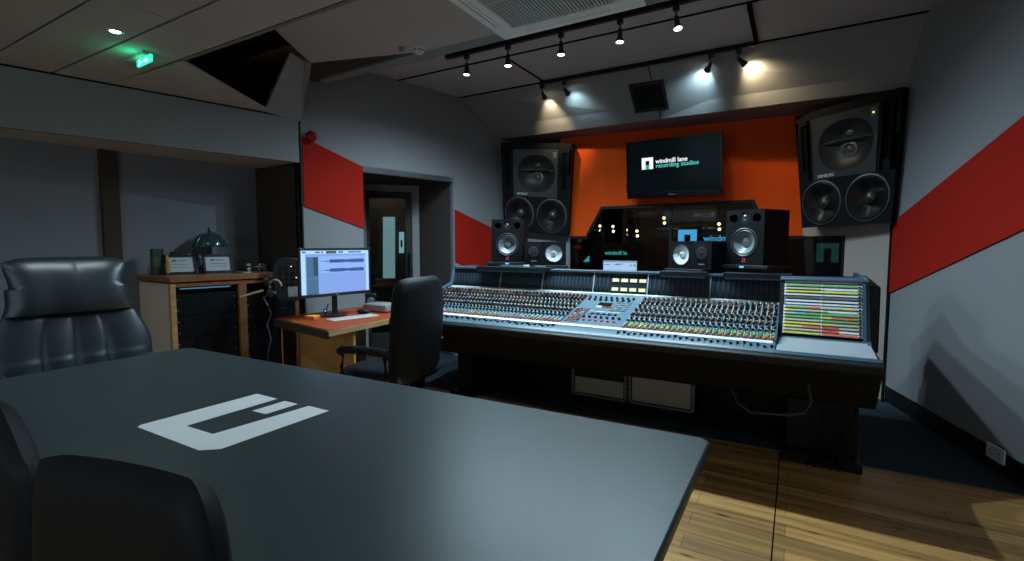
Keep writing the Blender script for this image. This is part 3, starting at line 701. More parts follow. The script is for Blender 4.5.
# tall two-port speakers
def tall(label, loc, rz, w, h, dp, tilt=0):
    k = w/.28; q = h/.40
    wf = [(1.0, .004), (.95, .006), (.86, .0), (.80, .004), (.72, -.004), (.36, -.03), (.30, -.022), (.05, -.016)]
    lay = [dict(r=(0, w, 0, .29*q), c=(w/2, .165*q), rad=(.098*k, .098*k), rings=wf, mats=[RIM, RIM, RUB, RUB, CONEG, CONEG, SILV, SILV]),
           dict(r=(0, .105*k, .29*q, h), c=(.055*k, .338*q), rad=(.032*k, .032*k), rings=[(.85, -.006), (.8, -.06)], mats=[GAP, GAP]),
           dict(r=(.105*k, .175*k, .29*q, h), c=(.14*k, .35*q), rad=(.022*k, .022*k), rings=[(.8, -.003), (.5, -.001), (.1, .006)], mats=[RUB, RUB, SILV]),
           dict(r=(.175*k, w, .29*q, h), c=(.225*k, .338*q), rad=(.032*k, .032*k), rings=[(.85, -.006), (.8, -.06)], mats=[GAP, GAP])]
    t, mp = boxspk('nearfield_speaker', label, loc, rz, w, h, dp, lay, 'upright nearfield speakers', tilt)
    MG = mat('magenta_badge', (.5, .02, .12), .5, emit=(.8, .03, .2), es=.35)
    m = MB(); c = mp(w/2, .033*q, 0)
    m.T = Matrix.Translation(c) @ Matrix.Rotation(PI/2, 4, 'X')
    m.lathe([(.012, 0), (.012, .002), (.008, .002), (.008, 0)], (0, .004, 0), (0, 0, 1), 20, cap=False); m.box(-.014, -.004, -.013, -.008, 0, .002); m.box(.004, .014, -.013, -.008, 0, .002)
    m.build('badge', MG, t)
    return t
tall('upright black speaker on the right half of the meter bridge, in front of the window', (-.335, 3.97, 1.205), -.50, .300, .40, .31)
tall('upright black speaker at the left end of the meter bridge, before the left wall speaker', (-2.37, 4.01, 1.190), .35, .305, .40, .30)
# white-cone bookshelf speakers lying on their side
def flat(label, loc, rz, woof_left):
    w, h, dp = .38, .215, .20
    wf = [(1.0, .004), (.93, .005), (.90, -.001), (.84, -.002), (.34, -.022), (.30, -.012), (.05, -.006)]
    ms = [RIM, RUB, RUB, CONEW, CONEW, CONEW, CONEW]
    tw = [(.9, .002), (.6, .0), (.4, .0), (.05, .006)]
    tm = [RIM, RUB, RUB, RUB]
    cx = .11 if woof_left else w-.11
    lay = [dict(r=((0, .22, 0, h) if woof_left else (w-.22, w, 0, h)), c=(cx, h/2), rad=(.083, .083), rings=wf, mats=ms),
           dict(r=((.22, w, 0, h) if woof_left else (0, w-.22, 0, h)), c=((.295, .125) if woof_left else (w-.295, .125)), rad=(.045, .045), rings=tw, mats=tm)]
    t, mp = boxspk('bookshelf_speaker', label, loc, rz, w, h, dp, lay, 'white-coned speakers lying on their side')
    m = MB(); c = mp(cx, h/2, .0)
    m.T = Matrix.Translation(c)
    for an in (0.5, 2.6, 4.7): m.cbox((.009*math.cos(an), -.004, .009*math.sin(an)), (.020, .002, .005), Matrix.Rotation(-an, 3, 'Y'))
    m.build('cone_emblem', BLACK, t)
    tx = .27 if woof_left else w-.32
    text('badge_lettering', 'YAMAHA', .013, mat('badge_pale', (.35, .36, .36), .5), t, Matrix.Translation(mp(tx, .035, .001)) @ FACE, bold=.0002)
    return t
flat('white-coned black speaker lying on its side on the left half of the meter bridge', (-1.99, 4.045, 1.165), .45, False)
flat('white-coned black speaker lying on its side just left of the upright right speaker', (-.715, 3.976, 1.165), -.47, True)

# ================================================================ TELEVISION
tv = thing('television', 'black wall-mounted television showing a recording studio logo over the orange panel', 'television', (-1.19, 5.50, 2.185), -.09)
tv.rotation_euler = (.12, 0, -.092)
tw_, th_ = 1.02, .62
m = MB()
for (x0, x1, z0, z1) in ((-tw_/2, tw_/2, th_/2-.022, th_/2), (-tw_/2, tw_/2, -th_/2, -th_/2+.055), (-tw_/2, -tw_/2+.024, -th_/2, th_/2), (tw_/2-.024, tw_/2, -th_/2, th_/2)): m.box(x0, x1, -.012, .02, z0, z1)
m.build('bezel', mat('gloss_black', (.004, .004, .005), .2, spec=.3), tv, bevel=.004)
MB().box(-tw_/2+.01, tw_/2-.01, .01, .085, -th_/2+.01, th_/2-.01).build('back_shell', BLACK, tv, bevel=.02)
tvs = MB().box(-tw_/2+.022, tw_/2-.022, -.004, .012, -th_/2+.05, th_/2-.02).build('screen', mat('tv_screen', (.003, .004, .005), .12, spec=.08, emit=(.12, .30, .36), es=.010), tv)
SW = mat('screen_white', (0, 0, 0), .4, emit=(.90, .96, 1), es=1.0); ST = mat('screen_teal', (0, 0, 0), .4, emit=(.10, .78, .66), es=.8)
m = MB()
lx, lz, ls = -.335, -.0, .125
m.box(lx, lx+.042, -.007, -.0045, lz, lz+ls); m.box(lx+.085, lx+.127, -.007, -.0045, lz, lz+ls); m.box(lx+.042, lx+.085, -.007, -.0045, lz+ls-.035, lz+ls)
m.build('screen_logo', SW, tvs)
m = MB(); m.box(lx+.050, lx+.060, -.0065, -.0045, lz, lz+.045); m.box(lx+.068, lx+.078, -.0065, -.0045, lz, lz+.045); m.build('screen_logo_bar', ST, tvs)
text('screen_text', 'windmill lane', .066, SW, tvs, Matrix.Translation((lx+.155, -.006, .055)) @ FACE, bold=.0010, sx=.98)
text('screen_text', 'recording studios', .066, ST, tvs, Matrix.Translation((lx+.155, -.006, .008)) @ FACE, bold=.0004, sx=.98)
text('maker_lettering', 'SAMSUNG', .016, mat('badge_pale', (.35, .36, .36), .5), tv, Matrix.Translation((-.04, -.013, -th_/2+.018)) @ FACE)
MB().box(-.2, .2, .085, .18, -.16, .16).build('wall_bracket', BLACK, tv)
m = MB(); m.tube([(-.50, .03, -.14), (-.545, .05, -.15), (-.55, .06, -.22), (-.50, .06, -.27)], .006); m.build('cable', BLACK, tv, smooth=True)

# logo reflections of the glass, built as glowing panels in the live room
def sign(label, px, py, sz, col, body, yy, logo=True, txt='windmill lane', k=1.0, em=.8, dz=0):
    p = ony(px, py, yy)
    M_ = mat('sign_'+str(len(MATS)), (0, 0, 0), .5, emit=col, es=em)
    t = thing('logo_reflection', label, 'screen', p, YAW*0)
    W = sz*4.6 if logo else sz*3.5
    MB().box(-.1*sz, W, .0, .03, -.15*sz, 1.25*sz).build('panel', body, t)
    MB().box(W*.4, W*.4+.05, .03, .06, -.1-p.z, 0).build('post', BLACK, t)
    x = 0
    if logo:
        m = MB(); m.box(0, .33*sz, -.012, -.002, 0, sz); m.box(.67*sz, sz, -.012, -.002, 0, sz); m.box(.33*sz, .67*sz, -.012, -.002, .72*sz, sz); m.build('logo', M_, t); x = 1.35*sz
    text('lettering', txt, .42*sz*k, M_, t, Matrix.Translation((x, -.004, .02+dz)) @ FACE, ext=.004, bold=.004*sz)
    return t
PAN = mat('sign_panel', (.03, .024, .02), .6)
sign('blue studio logo reflected in the window, built as a lit panel behind the right speakers', 678, 247.5, .31, (.08, .48, .90), PAN, 8.95, k=1.1, em=.75, dz=.09)
sign('faint green studio logo reflected in the right end of the window, built as a lit panel', 816, 262, .26, (.04, .22, .19), PAN, 8.0, em=.13, txt='windmill')
sign('teal lettering reflected low in the left part of the window glass, built as a lit panel', 605, 255.5, .20, (.03, .55, .50), PAN, 8.9, logo=False, k=1.15, em=.7)
m = MB(); a = ony(594, 262, 8.95); m.prism([a, a+Vector((.17, 0, 0)), a+Vector((.17, 0, .30))], (0, .02, 0)); m.prism([a-Vector((.22, 0, 0)), a-Vector((.10, 0, 0)), a+Vector((-.10, 0, .12))], (0, .02, 0))  # sail-shaped reflection in the glass, made as glowing prisms behind it
tag(m.build('sail_reflection', mat('sail_teal', (0, 0, 0), .5, emit=(.04, .50, .46), es=.6)), 'teal sail-shaped reflection left of the teal lettering, built as a glowing shape behind the glass', 'sign')
spots = [(600, 226), (613, 226.5), (628, 230), (637, 231), (719, 224), (664, 218)]  # lamp reflections in the glass, added as hanging lamps beyond it
DOT = mat('warm_dot_glow', (1, 1, 1), .5, emit=(1, .86, .5), es=2.2)
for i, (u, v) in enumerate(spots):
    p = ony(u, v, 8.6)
    t = thing('lamp_reflection', ['leftmost pair of small lamps', 'second pair of small lamps from the left', 'third pair of small lamps from the left', 'fourth pair of small lamps from the left', 'pair of small lamps above the blue logo reflection', 'pair of small lamps just left of the blue logo reflection'][i] + ' reflected in the window, built as lamps behind it', 'lamp', p)
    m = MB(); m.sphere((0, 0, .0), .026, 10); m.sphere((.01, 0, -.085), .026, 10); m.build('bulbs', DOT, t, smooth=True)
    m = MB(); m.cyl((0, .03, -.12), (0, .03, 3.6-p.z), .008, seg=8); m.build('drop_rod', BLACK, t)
# curtain / gobo panels in the live room
for i, (u0, u1, zz) in enumerate([(590, 603, 1.45), (627, 633, 1.9)]):
    a, b = ony(u0, 262, 8.2), ony(u1, 262, 8.2)
    m = MB(); m.prism([(a.x, 8.2, -.1), (b.x, 8.2, -.1), (b.x, 8.2, zz+.25), (a.x+.0, 8.2, zz-.15)], (0, .05, 0))
    tag(m.build('acoustic_screen', mat('live_screen_grey', (.05, .05, .05), .8)), ['grey slanted acoustic screen behind the left part of the glass', 'tall narrow grey acoustic screen behind the glass, left of centre'][i], 'screen')
l = bpy.data.lights.new('live_room_lamp', 'POINT'); l.energy = 9; l.color = (1, .85, .65); l.shadow_soft_size = .2
lo = bpy.data.objects.new('live_room_lamp', l); COL.objects.link(lo); lo.location = (-1.2, 7.6, 3.2)
l = bpy.data.lights.new('lobby_lamp', 'POINT'); l.energy = 3; l.color = (1, .85, .65); l.shadow_soft_size = .1
lo = bpy.data.objects.new('lobby_lamp', l); COL.objects.link(lo); lo.location = DA + dv*.5 + nd*.6 + z*2.2

# ================================================================ MIXING CONSOLE
CX0, CX1, CXE = -2.90, -.085, .373          # left end, end of channels, right end
YF, YS, YB = 3.06, 3.20, 3.86              # front lip, start of modules, foot of the meter bridge
def sz(y): return .79 + (y-YS)*.2533
cs_ = thing('mixing_console', 'long blue-grey studio mixing console with rows of knobs below the window', 'mixing console', (-1.17, 3.5, 0))
T0 = Matrix.Translation((1.17, -3.5, 0))
def CM(*mats):
    m = MB(list(mats)); m.T = T0; return m
# black vinyl front bolster
m = CM(); prof = [(3.035, .752), (3.01, .735), (3.012, .70), (3.045, .675), (3.10, .655), (3.20, .50), (3.26, .455), (4.1, .44), (4.1, .74), (3.3, .752)]
m.prism([(CX0-.03, y, zz) for y, zz in prof], (CXE-CX0+.06, 0, 0)); m.build('front_bolster', CVINYL, cs_, bevel=.008)
# hand rest
m = CM(); m.prism([(CX0, y, zz) for y, zz in [(3.04, .754), (3.055, .768), (3.17, .785), (3.2, .79), (3.2, .754)]], (CX1-CX0, 0, 0)); m.build('fader_bed', CBLUE, cs_, bevel=.002)
m = CM(); m.prism([(CX1, y, zz) for y, zz in [(3.04, .754), (3.055, .768), (3.07, .77), (3.07, .754)]], (CXE+.025-CX1, 0, 0)); m.build('hand_rest_edge', CRAIL, cs_, bevel=.003); m = CM(); m.prism([(CX1, y, zz) for y, zz in [(3.40, .754), (3.40, .792), (3.43, .795), (3.43, .754)]], (CXE-CX1, 0, 0)); m.build('patchbay_sill', CRAIL, cs_, bevel=.003)
HREST = mat('hand_rest_grey', (.36, .40, .43), .5)
m = CM(); m.prism([(CX1+.005, y, zz) for y, zz in [(3.07, .754), (3.07, .770), (3.40, .790), (3.40, .754)]], (CXE-CX1-.0, 0, 0)); m.build('hand_rest', HREST, cs_, bevel=.002)
# body under the modules and back box
m = CM(); m.prism([(CX0, y, zz) for y, zz in [(3.2, .745), (3.2, sz(3.2)-.012), (YB, sz(YB)-.012), (YB+.02, .94), (YB+.06, 1.10), (4.30, 1.10), (4.30, .745)]], (CX1-CX0+.0, 0, 0)); m.build('chassis', DMETAL, cs_)
m = CM(); m.prism([(CX1+.002, y, zz) for y, zz in [(3.43, .745), (3.43, .78), (3.65, 1.12), (4.34, 1.12), (4.34, .745)]], (CXE-CX1-.012, 0, 0)); m.build('patchbay_box', BLACK, cs_)
# end panels
ENDP = [(3.20, .745), (3.20, .805), (YB-.02, .985), (YB+.04, 1.14), (4.32, 1.14), (4.32, .745)]
m = CM(); m.prism([(CX0-.03, y, zz) for y, zz in ENDP], (.03, 0, 0)); m.build('end_panel', CRAIL, cs_, bevel=.004)
m = CM(); m.prism([(CX1-.010, y, zz) for y, zz in [(3.20, .75), (3.20, .80), (YB-.0, .975), (YB+.04, 1.11), (4.3, 1.11), (4.3, .75)]], (.012, 0, 0)); m.build('end_panel', CRAIL, cs_)
m = CM(); m.prism([(CXE-.010, y, zz) for y, zz in [(3.35, .75), (3.35, .79), (3.44, .80), (3.64, 1.15), (4.36, 1.15), (4.36, .75)]], (.022, 0, 0)); m.build('end_panel', CRAIL, cs_, bevel=.003)
m = CM(); m.prism([(CXE+.014, y, zz) for y, zz in [(3.62, .70), (3.66, 1.10), (4.36, 1.13), (4.4, .60)]], (.06, 0, 0)); m.build('end_cheek', BLACK, cs_, bevel=.01)
# module faces, one per bucket
bx_ = [-2.90, -2.367, -1.933, -1.458, -1.009, -.546, -.085]
PITCHC = .0345
for i in range(6):
    m = CM(CPANEL)
    x0, x1 = bx_[i], bx_[i+1]
    def surf(xa, xb, ya, yb, h0, h1):
        m.prism([(xa, ya, sz(ya)+h0), (xa, yb, sz(yb)+h0), (xa, yb, sz(yb)+h1), (xa, ya, sz(ya)+h1)], (xb-xa, 0, 0))
    m.use(CPANEL if i != 3 else CBLUE); surf(x0+.001, x1-.001, 3.2, YB, -.012, 0)
    if i != 3:
        nch = round((x1-x0)/PITCHC)
        m.use(CLINE)
        for k in range(nch):
            xx = x0+(x1-x0)*(k+.5)/nch - .0155
            surf(xx-.002, xx+.002, 3.24, YB-.01, 0, .0012)
    m.build('channel_panel', None, cs_)
m = CM(CWHITE); m.prism([(CX0+.005, 3.160, .7845), (CX1-.015, 3.160, .7845), (CX1-.015, 3.205, .7915), (CX0+.005, 3.205, .7915)], (0, 0, .003)); m.build('scribble_strip', CWHITE, cs_)
m = CM(); m.prism([(CX0+.005, YB-.035, sz(YB-.035)), (CX1-.015, YB-.035, sz(YB-.035)), (CX1-.015, YB-.005, sz(YB-.005)), (CX0+.005, YB-.005, sz(YB-.005))], (0, 0, .004)); m.build('upper_scribble_strip', CLINE, cs_)
# knobs
chans = []
for i in range(6):
    if i == 3: continue
    x0, x1 = bx_[i], bx_[i+1]; nch = round((x1-x0)/PITCHC)
    for k in range(nch): chans.append((x0+(x1-x0)*(k+.5)/nch, i))
nrm = Vector((0, -.2455, .9694))
def knob(m, x, y, mt, r=.0085, h=.016, cap=None):
    m.use(mt); o = Vector((x, y, sz(y)))
    m.lathe([(r*1.1, 0), (r*.85, h)], o, nrm, 8)
    if cap: m.use(cap); m.lathe([(r*.5, 0), (r*.4, .002)], o+nrm*h, nrm, 6)
rowsR = [('r', 3.222), ('yg', 3.248), ('yg', 3.272), ('u', 3.297), ('k', 3.323), ('u', 3.349), ('k', 3.375), ('c', 3.40), ('k', 3.427), ('n', 3.453), ('c', 3.48), ('k', 3.507), ('k', 3.535), ('c', 3.56), ('n', 3.588), ('k', 3.615), ('c', 3.642), ('k', 3.67), ('n', 3.70), ('n', 3.728), ('k', 3.757), ('w', 3.785), ('w', 3.81)]
kn = CM(); near = []
for (x, i) in chans:
    for code, y in rowsR:
        rnd = random.random()
        if code == 'r': mt = KRED; r, h = .0085, .012
        elif code == 'yg': mt = (KYEL if rnd < .55 else KGRN) if i > 3 else (KBLU if rnd < .6 else (KGRN if rnd < .8 else KCRM)); r, h = .0085, .012
        elif code == 'u': mt = KBLU; r, h = .009, .012
        elif code == 'k': mt = KBLK; r, h = .0105, .018
        elif code == 'n': mt = KBRN if rnd < .6 else KBLK; r, h = .0105, .018
        elif code == 'c': mt = KCRM if rnd < .45 else KBLU; r, h = .007, .010
        else: mt = CLINE; r, h = .007, .008
        dx = .006*math.sin(y*60)
        if i == 5 and len(near) < 1000 and x > -.32 and code in 'rygkn': near.append((x+dx, y, mt, r, h)); continue
        knob(kn, x+dx, y, mt, r, h)
near.sort(key=lambda a: -a[0])
kk = near[:96]
for a in near[96:]: knob(kn, *a)
for a in kk:
    m = CM(); knob(m, *a); m.build('knob', None, cs_, smooth=True)
# faders: caps as parts
fn = Vector((0, -.15, .98)).normalized()
for j, (x, i) in enumerate(chans):
    m = CM(KBLK if i < 5 else CLINE)
    fy = 3.075 + .07*((j*37 % 11)/11)*.6+.02
    zz = .768+(fy-3.055)*.148
    m.use(KBLK); m.box(x-.007, x+.007, fy-.012, fy+.012, zz, zz+.012)
    m.use(CWHITE); m.box(x-.007, x+.007, fy-.0015, fy+.0015, zz+.0115, zz+.0128)
    m.build('fader_cap', None, cs_)
m = CM()
for x, i in chans: m.prism([(x-.002, 3.07, .7705), (x+.002, 3.07, .7705), (x+.002, 3.165, .7847), (x-.002, 3.165, .7847)], (0, 0, .0006))
m.build('fader_slots', GAP, cs_)
# centre section: buttons, displays
x0, x1 = bx_[3], bx_[4]
m = kn
for k in range(9): knob(m, x0+.03+k*.044, 3.74, KBLK, .010, .016)
for k in range(8): knob(m, x0+.04+k*.046, 3.69, KBLK, .011, .018)
for k in range(6): knob(m, x0+.15+k*.045, 3.29, KRED, .010, .010)
for k in range(7): knob(m, x0+.13+k*.044, 3.345, KBLK, .010, .018, KCRM)
for r_ in range(9):
    for k in range(4):
        xx = x0+.03+.026*k; yy = 3.25+r_*.03
        mt = random.choice([KORG, KBLU, CWHITE, KBLK, KRED, KBLU, KORG])
        m.use(mt); m.box(xx-.009, xx+.009, yy-.007, yy+.007, sz(yy), sz(yy)+.007)
for r_ in range(6):
    for k in range(3):
        xx = x0+.29+.042*k; yy = 3.50+r_*.038
        m.use(CLINE if (r_+k) % 2 else KBLU); m.box(xx-.014, xx+.014, yy-.01, yy+.01, sz(yy), sz(yy)+.006)
for k in range(3): m.use(KORG); m.box(x0+.2+k*.03, x0+.222+k*.03, 3.54, 3.56, sz(3.55), sz(3.55)+.007)
for k in range(10): m.use(KBLK if k % 2 else KBLU); m.box(x0+.14+k*.022, x0+.155+k*.022, 3.40, 3.43, sz(3.4), sz(3.43)+.004)
m.build('knobs', None, cs_, smooth=False, kind='stuff')
m = CM(); m.prism([(x0+.15, 3.53, sz(3.53)), (x0+.19, 3.53, sz(3.53)), (x0+.19, 3.60, sz(3.6)), (x0+.15, 3.60, sz(3.6))], (0, 0, .005)); m.prism([(x0+.13, 3.45, sz(3.45)), (x0+.36, 3.45, sz(3.45)), (x0+.36, 3.462, sz(3.462)), (x0+.13, 3.462, sz(3.462))], (0, 0, .003)); m.build('status_display', CLINE, cs_)
m = CM(); m.prism([(x0+.15, 3.57, sz(3.57)), (x0+.25, 3.57, sz(3.57)), (x0+.25, 3.63, sz(3.63)), (x0+.15, 3.63, sz(3.63))], (0, 0, .007)); m.build('timecode_display', GAP, cs_)
# meter bridge
MB0, MB1 = .960, 1.118
mbx = bx_
METB = mat('meter_panel', (.018, .028, .036), .3); METL = mat('meter_slot', (.035, .06, .08), .4)
def my(zz): return YB+.005+(zz-MB0)*.30
for i in range(6):
    m = CM(METB); xa, xb = mbx[i], mbx[i+1]
    m.prism([(xa+.004, my(MB0), MB0), (xa+.004, my(MB1), MB1), (xa+.004, my(MB1)+.02, MB1), (xa+.004, my(MB0)+.02, MB0)], (xb-xa-.008, 0, 0))
    n_ = round((xb-xa)/PITCHC); m.use(METL)
    for k in range(n_):
        xx = xa+(xb-xa)*(k+.5)/n_
        if i == 3 and k > 3: continue
        for (z0_, z1_, w_) in ((MB0+.045, MB1-.01, .005),):
            m.prism([(xx-w_, my(z0_)-.003, z0_), (xx-w_, my(z1_)-.003, z1_), (xx-w_, my(z1_)+.002, z1_), (xx-w_, my(z0_)+.002, z0_)], (2*w_, 0, 0))
        m.use(KBLK); m.box(xx-.008, xx+.008, my(MB0+.02)-.010, my(MB0+.02), MB0+.012, MB0+.032); m.use(METL)
    m.build('meter_panel', None, cs_)
for i, xx in enumerate(mbx[1:6]):
    m = CM(); m.prism([(xx-.004, my(MB0)-.008, MB0-.005), (xx-.004, my(MB1)-.008, MB1), (xx-.004, my(MB1), MB1), (xx-.004, my(MB0), MB0-.005)], (.008, 0, 0)); m.build('meter_divider', mat('divider_silver', (.45, .50, .55), .4), cs_)
MLIT = mat('lit_meter_window', (.7, .65, .4), .5, emit=(.95, .85, .5), es=.26)
for r_ in range(2):
    for k in range(4):
        z0_ = MB0+.019+r_*.072; xx = -1.298+k*.0735
        m = CM(); m.prism([(xx, my(z0_)-.006, z0_), (xx, my(z0_+.026)-.006, z0_+.026), (xx, my(z0_+.026), z0_+.026), (xx, my(z0_), z0_)], (.054, 0, 0)); m.build('meter_window', MLIT, cs_)
m = CM(); m.box(CX0-.02, CX1, my(MB1)-.018, my(MB1)+.10, MB1, MB1+.020); m.build('top_rail', CRAIL, cs_, bevel=.004)
m = CM(); m.prism([(CX1+.0, y, zz) for y, zz in [(3.600, 1.126), (3.610, 1.140), (3.75, 1.145), (3.75, 1.126)]], (CXE-CX1+.01, 0, 0)); m.build('top_rail', CRAIL, cs_, bevel=.003)
# patch bay rows
PX0, PX1 = CX1+.026, CXE-.026
rows = [
 [(0, 1, 'w')], [(0, 1, 'g')], [(0, .5, 't'), (.5, 1, 'w')], [(0, 1, 'y')], [(0, 1, 'w')], [(0, 1, 'w')], [(0, 1, 'w')], [(0, 1, 'w')],
 [(0, .32, 'g'), (.32, .5, 'o'), (.5, .82, 't'), (.82, .92, 'y'), (.92, 1, 't')], [(0, .1, 'y'), (.1, .6, 't'), (.6, 1, 'w')], [(0, .15, 't'), (.15, .30, 'b'), (.30, 1, 'g')],
 [(0, .5, 'g'), (.5, .65, 'y'), (.65, 1, 'o')], [(0, .5, 't'), (.5, 1, 'g')], [(0, .6, 'y'), (.6, 1, 't')], [(0, .25, 'y'), (.25, .5, 'o'), (.5, .75, 'r'), (.75, 1, 't')], [(0, .5, 't'), (.5, .75, 'r'), (.75, 1, 'w')], [(0, .5, 'y'), (.5, 1, 'o')]]
cmap = dict(w=CWHITE, g=LGRN, y=LYEL, t=LTAN, o=LORG, r=KRED, b=LBLU)
NR = len(rows); pz0, pz1 = .808, 1.122
def py_(zz): return 3.43+(zz-.79)*(.20/.345)
for j, row in enumerate(rows):
    zt_ = pz1-(pz1-pz0)*j/NR; zb_ = pz1-(pz1-pz0)*(j+1)/NR; hh = zt_-zb_
    m = CM(CWHITE)
    out = .012 if (1 <= j <= 4 or j >= 8) else .004
    m.use(CWHITE); m.prism([(PX0, py_(zb_)-out, zb_+hh*.22), (PX0, py_(zt_)-out, zt_-hh*.02), (PX0, py_(zt_)+.02, zt_-hh*.02), (PX0, py_(zb_)+.02, zb_+hh*.22)], (PX1-PX0, 0, 0))
    m.use(METB); m.prism([(PX0, py_(zb_), zb_), (PX0, py_(zb_+hh*.22), zb_+hh*.22), (PX0, py_(zb_)+.02, zb_+hh*.22), (PX0, py_(zb_)+.02, zb_)], (PX1-PX0, 0, 0))
    if j in (0, 4, 5, 6, 7):
        m.use(METL); m.prism([(PX0+.004, py_(zb_)-out-.001, zb_+hh*.3), (PX0+.004, py_(zt_)-out-.001, zt_-hh*.38), (PX0+.004, py_(zt_), zt_-hh*.38), (PX0+.004, py_(zb_), zb_+hh*.3)], (PX1-PX0-.008, 0, 0))
    for a0, a1, c in row:
        if c == 'w': continue
        m.use(cmap[c]); xa = PX0+.008+(PX1-PX0-.03)*a0; xb = PX0+.008+(PX1-PX0-.03)*a1
        m.prism([(xa, py_(zb_)-out-.0015, zb_+hh*.44), (xa, py_(zt_)-out-.0015, zt_-hh*.10), (xa, py_(zt_)-out+.002, zt_-hh*.10), (xa, py_(zb_)-out+.002, zb_+hh*.44)], (xb-xa, 0, 0))
    m.use(METB); m.box(PX1-.018, PX1-.006, py_(zb_)-out-.003, py_(zb_), zb_+hh*.35, zb_+hh*.8)
    xm = (PX0+PX1)/2; m.use(CWHITE); m.prism([(xm-.003, py_(zb_)-out-.003, zb_+hh*.3), (xm-.003, py_(zt_)-out-.003, zt_), (xm-.003, py_(zt_), zt_), (xm-.003, py_(zb_), zb_+hh*.3)], (.006, 0, 0))
    m.build('patch_row', None, cs_)
m = CM(); m.prism([(PX0-.012, y, zz) for y, zz in [(3.42, .79), (3.61, 1.12), (3.65, 1.12), (3.46, .79)]], (.010, 0, 0)); m.build('patchbay_side_rail', DMETAL, cs_)
m = CM(); m.prism([(PX1+.002, y, zz) for y, zz in [(3.41, .79), (3.60, 1.12), (3.64, 1.12), (3.45, .79)]], (.016, 0, 0)); m.build('patchbay_side_rail', CRAIL, cs_)
# legs / pedestals
for xx, w_ in ((-2.62, .16), (-.02, .38)):
    m = CM(); m.box(xx, xx+w_, 3.55, 4.15, .06, .46); m.box(xx-.02, xx+w_+.02, 3.45, 4.25, 0, .06); m.build('pedestal', BLACK, cs_, bevel=.006)
m = CM(); m.box(CX0, CXE+.03, 4.15, 4.22, .02, .46); m.build('back_panel', BLACK, cs_)
m = CM(); m.tube([(.08, 3.16, .58), (.10, 3.10, .50), (.07, 3.08, .43), (-.02, 3.10, .40), (-.12, 3.12, .385), (-.2, 3.14, .37), (-.27, 3.16, .41), (-.31, 3.24, .46)], .009, 10); m.build('cable', mat('grey_cable', (.035, .035, .03), .5), cs_, smooth=True)
m = CM()
for k in range(5):
    x_ = .16+k*.04; m.tube([(x_, 3.34, .47), (x_+.01, 3.33+.01*k, .36), (x_+.03*math.sin(k), 3.36, .22), (x_-.02, 3.38, .09), (x_-.06, 3.42, .012)], .007, 8)
m.build('cable_bundle', BLACK, cs_, smooth=True)
# rack units in view under the console
RF = mat('rack_frame', (.30, .28, .25), .5, metal=.3)
for i, (xa, xb, full) in enumerate(((-1.655, -1.16, False), (-1.155, -.632, True))):
    t = thing('equipment_case', ['beige rack case under the console, half open at the top, left of its pair', 'closed beige rack case under the console, right of its pair'][i], 'rack case', ((xa+xb)/2, 3.90, 0), 0, 'rack cases under the console')
    w_ = (xb-xa)/2-.004
    m = MB(); m.box(-w_, w_, 0, .24, .06, .42); m.build('case', BLACK, t)
    m = MB(); m.box(-w_, -w_+.022, -.012, 0, .06, .42); m.box(w_-.022, w_, -.012, 0, .06, .42); m.box(-w_, w_, -.012, 0, .06, .075); m.build('rack_rail', RF, t)
    m = MB(); m.box(-w_+.03, w_-.03, -.008, 0, .085, .40 if full else .22); m.build('front_panel', CREAMP, t, bevel=.002)
    m = MB()
    for k in range(8): m.box(-w_+.006, -w_+.014, -.0135, -.011, .10+k*.035, .11+k*.035); m.box(w_-.014, w_-.006, -.0135, -.011, .10+k*.035, .11+k*.035)
    m.build('rack_holes', BLACK, t)
    m = MB(); m.box(-w_+.02, -w_+.06, .02, .2, 0, .06); m.box(w_-.06, w_-.02, .02, .2, 0, .06); m.build('foot', BLACK, t)
    if not full:
        m = MB(); m.cyl((-.10, -.02, .28), (-.10, 0, .28), .018, seg=14); m.cyl((.09, -.02, .28), (.09, 0, .28), .018, seg=14); m.build('knob', DMETAL, t)
# speaker shelves on the bridge
SH = mat('shelf_dark', (.014, .02, .025), .5, spec=.3); CYL = mat('cyan_light', (.1, .5, .7), .4, emit=(.10, .62, .95), es=.7)
def shelf(label, x, y, w, d, z0, z1, rz, lit=False, tilt=True):
    t = thing('speaker_stand', label, 'speaker stand', (x, y, z0), rz, 'speaker stands on the meter bridge')
    h = z1-z0
    m = MB(); m.box(-w/2, w/2, -d*.4, d*.6, h-.024, h); m.build('platform', SH, t, bevel=.003)
    m = MB(); m.prism([(-w/2+.02, -d*.38, h-.024), (-w/2+.02, -d*.30, 0), (-w/2+.02, d*.3, 0), (-w/2+.02, d*.5, h-.024)], (.03, 0, 0)); m.prism([(w/2-.05, -d*.38, h-.024), (w/2-.05, -d*.30, 0), (w/2-.05, d*.3, 0), (w/2-.05, d*.5, h-.024)], (.03, 0, 0)); m.build('foot', SH, t)
    if lit:
        m = MB(); m.box(-.012, .022, -d*.4-.003, -d*.4+.002, h-.019, h-.006); m.build('indicator', CYL, t)
    return t
zr = MB1+.020
shelf('stand with a cyan light under the upright right speaker', -.29, 4.03, .40, .30, zr, 1.204, -.5, True)
shelf('stand with a cyan light under the upright left speaker', -2.38, 4.08, .42, .30, zr, 1.189, .25, True)
shelf('low stand under the white-coned speaker on the left', -1.97, 4.10, .34, .22, zr-.001, 1.1645, .45)
shelf('low stand under the white-coned speaker on the right', -.72, 4.03, .34, .22, zr-.001, 1.1645, -.47)
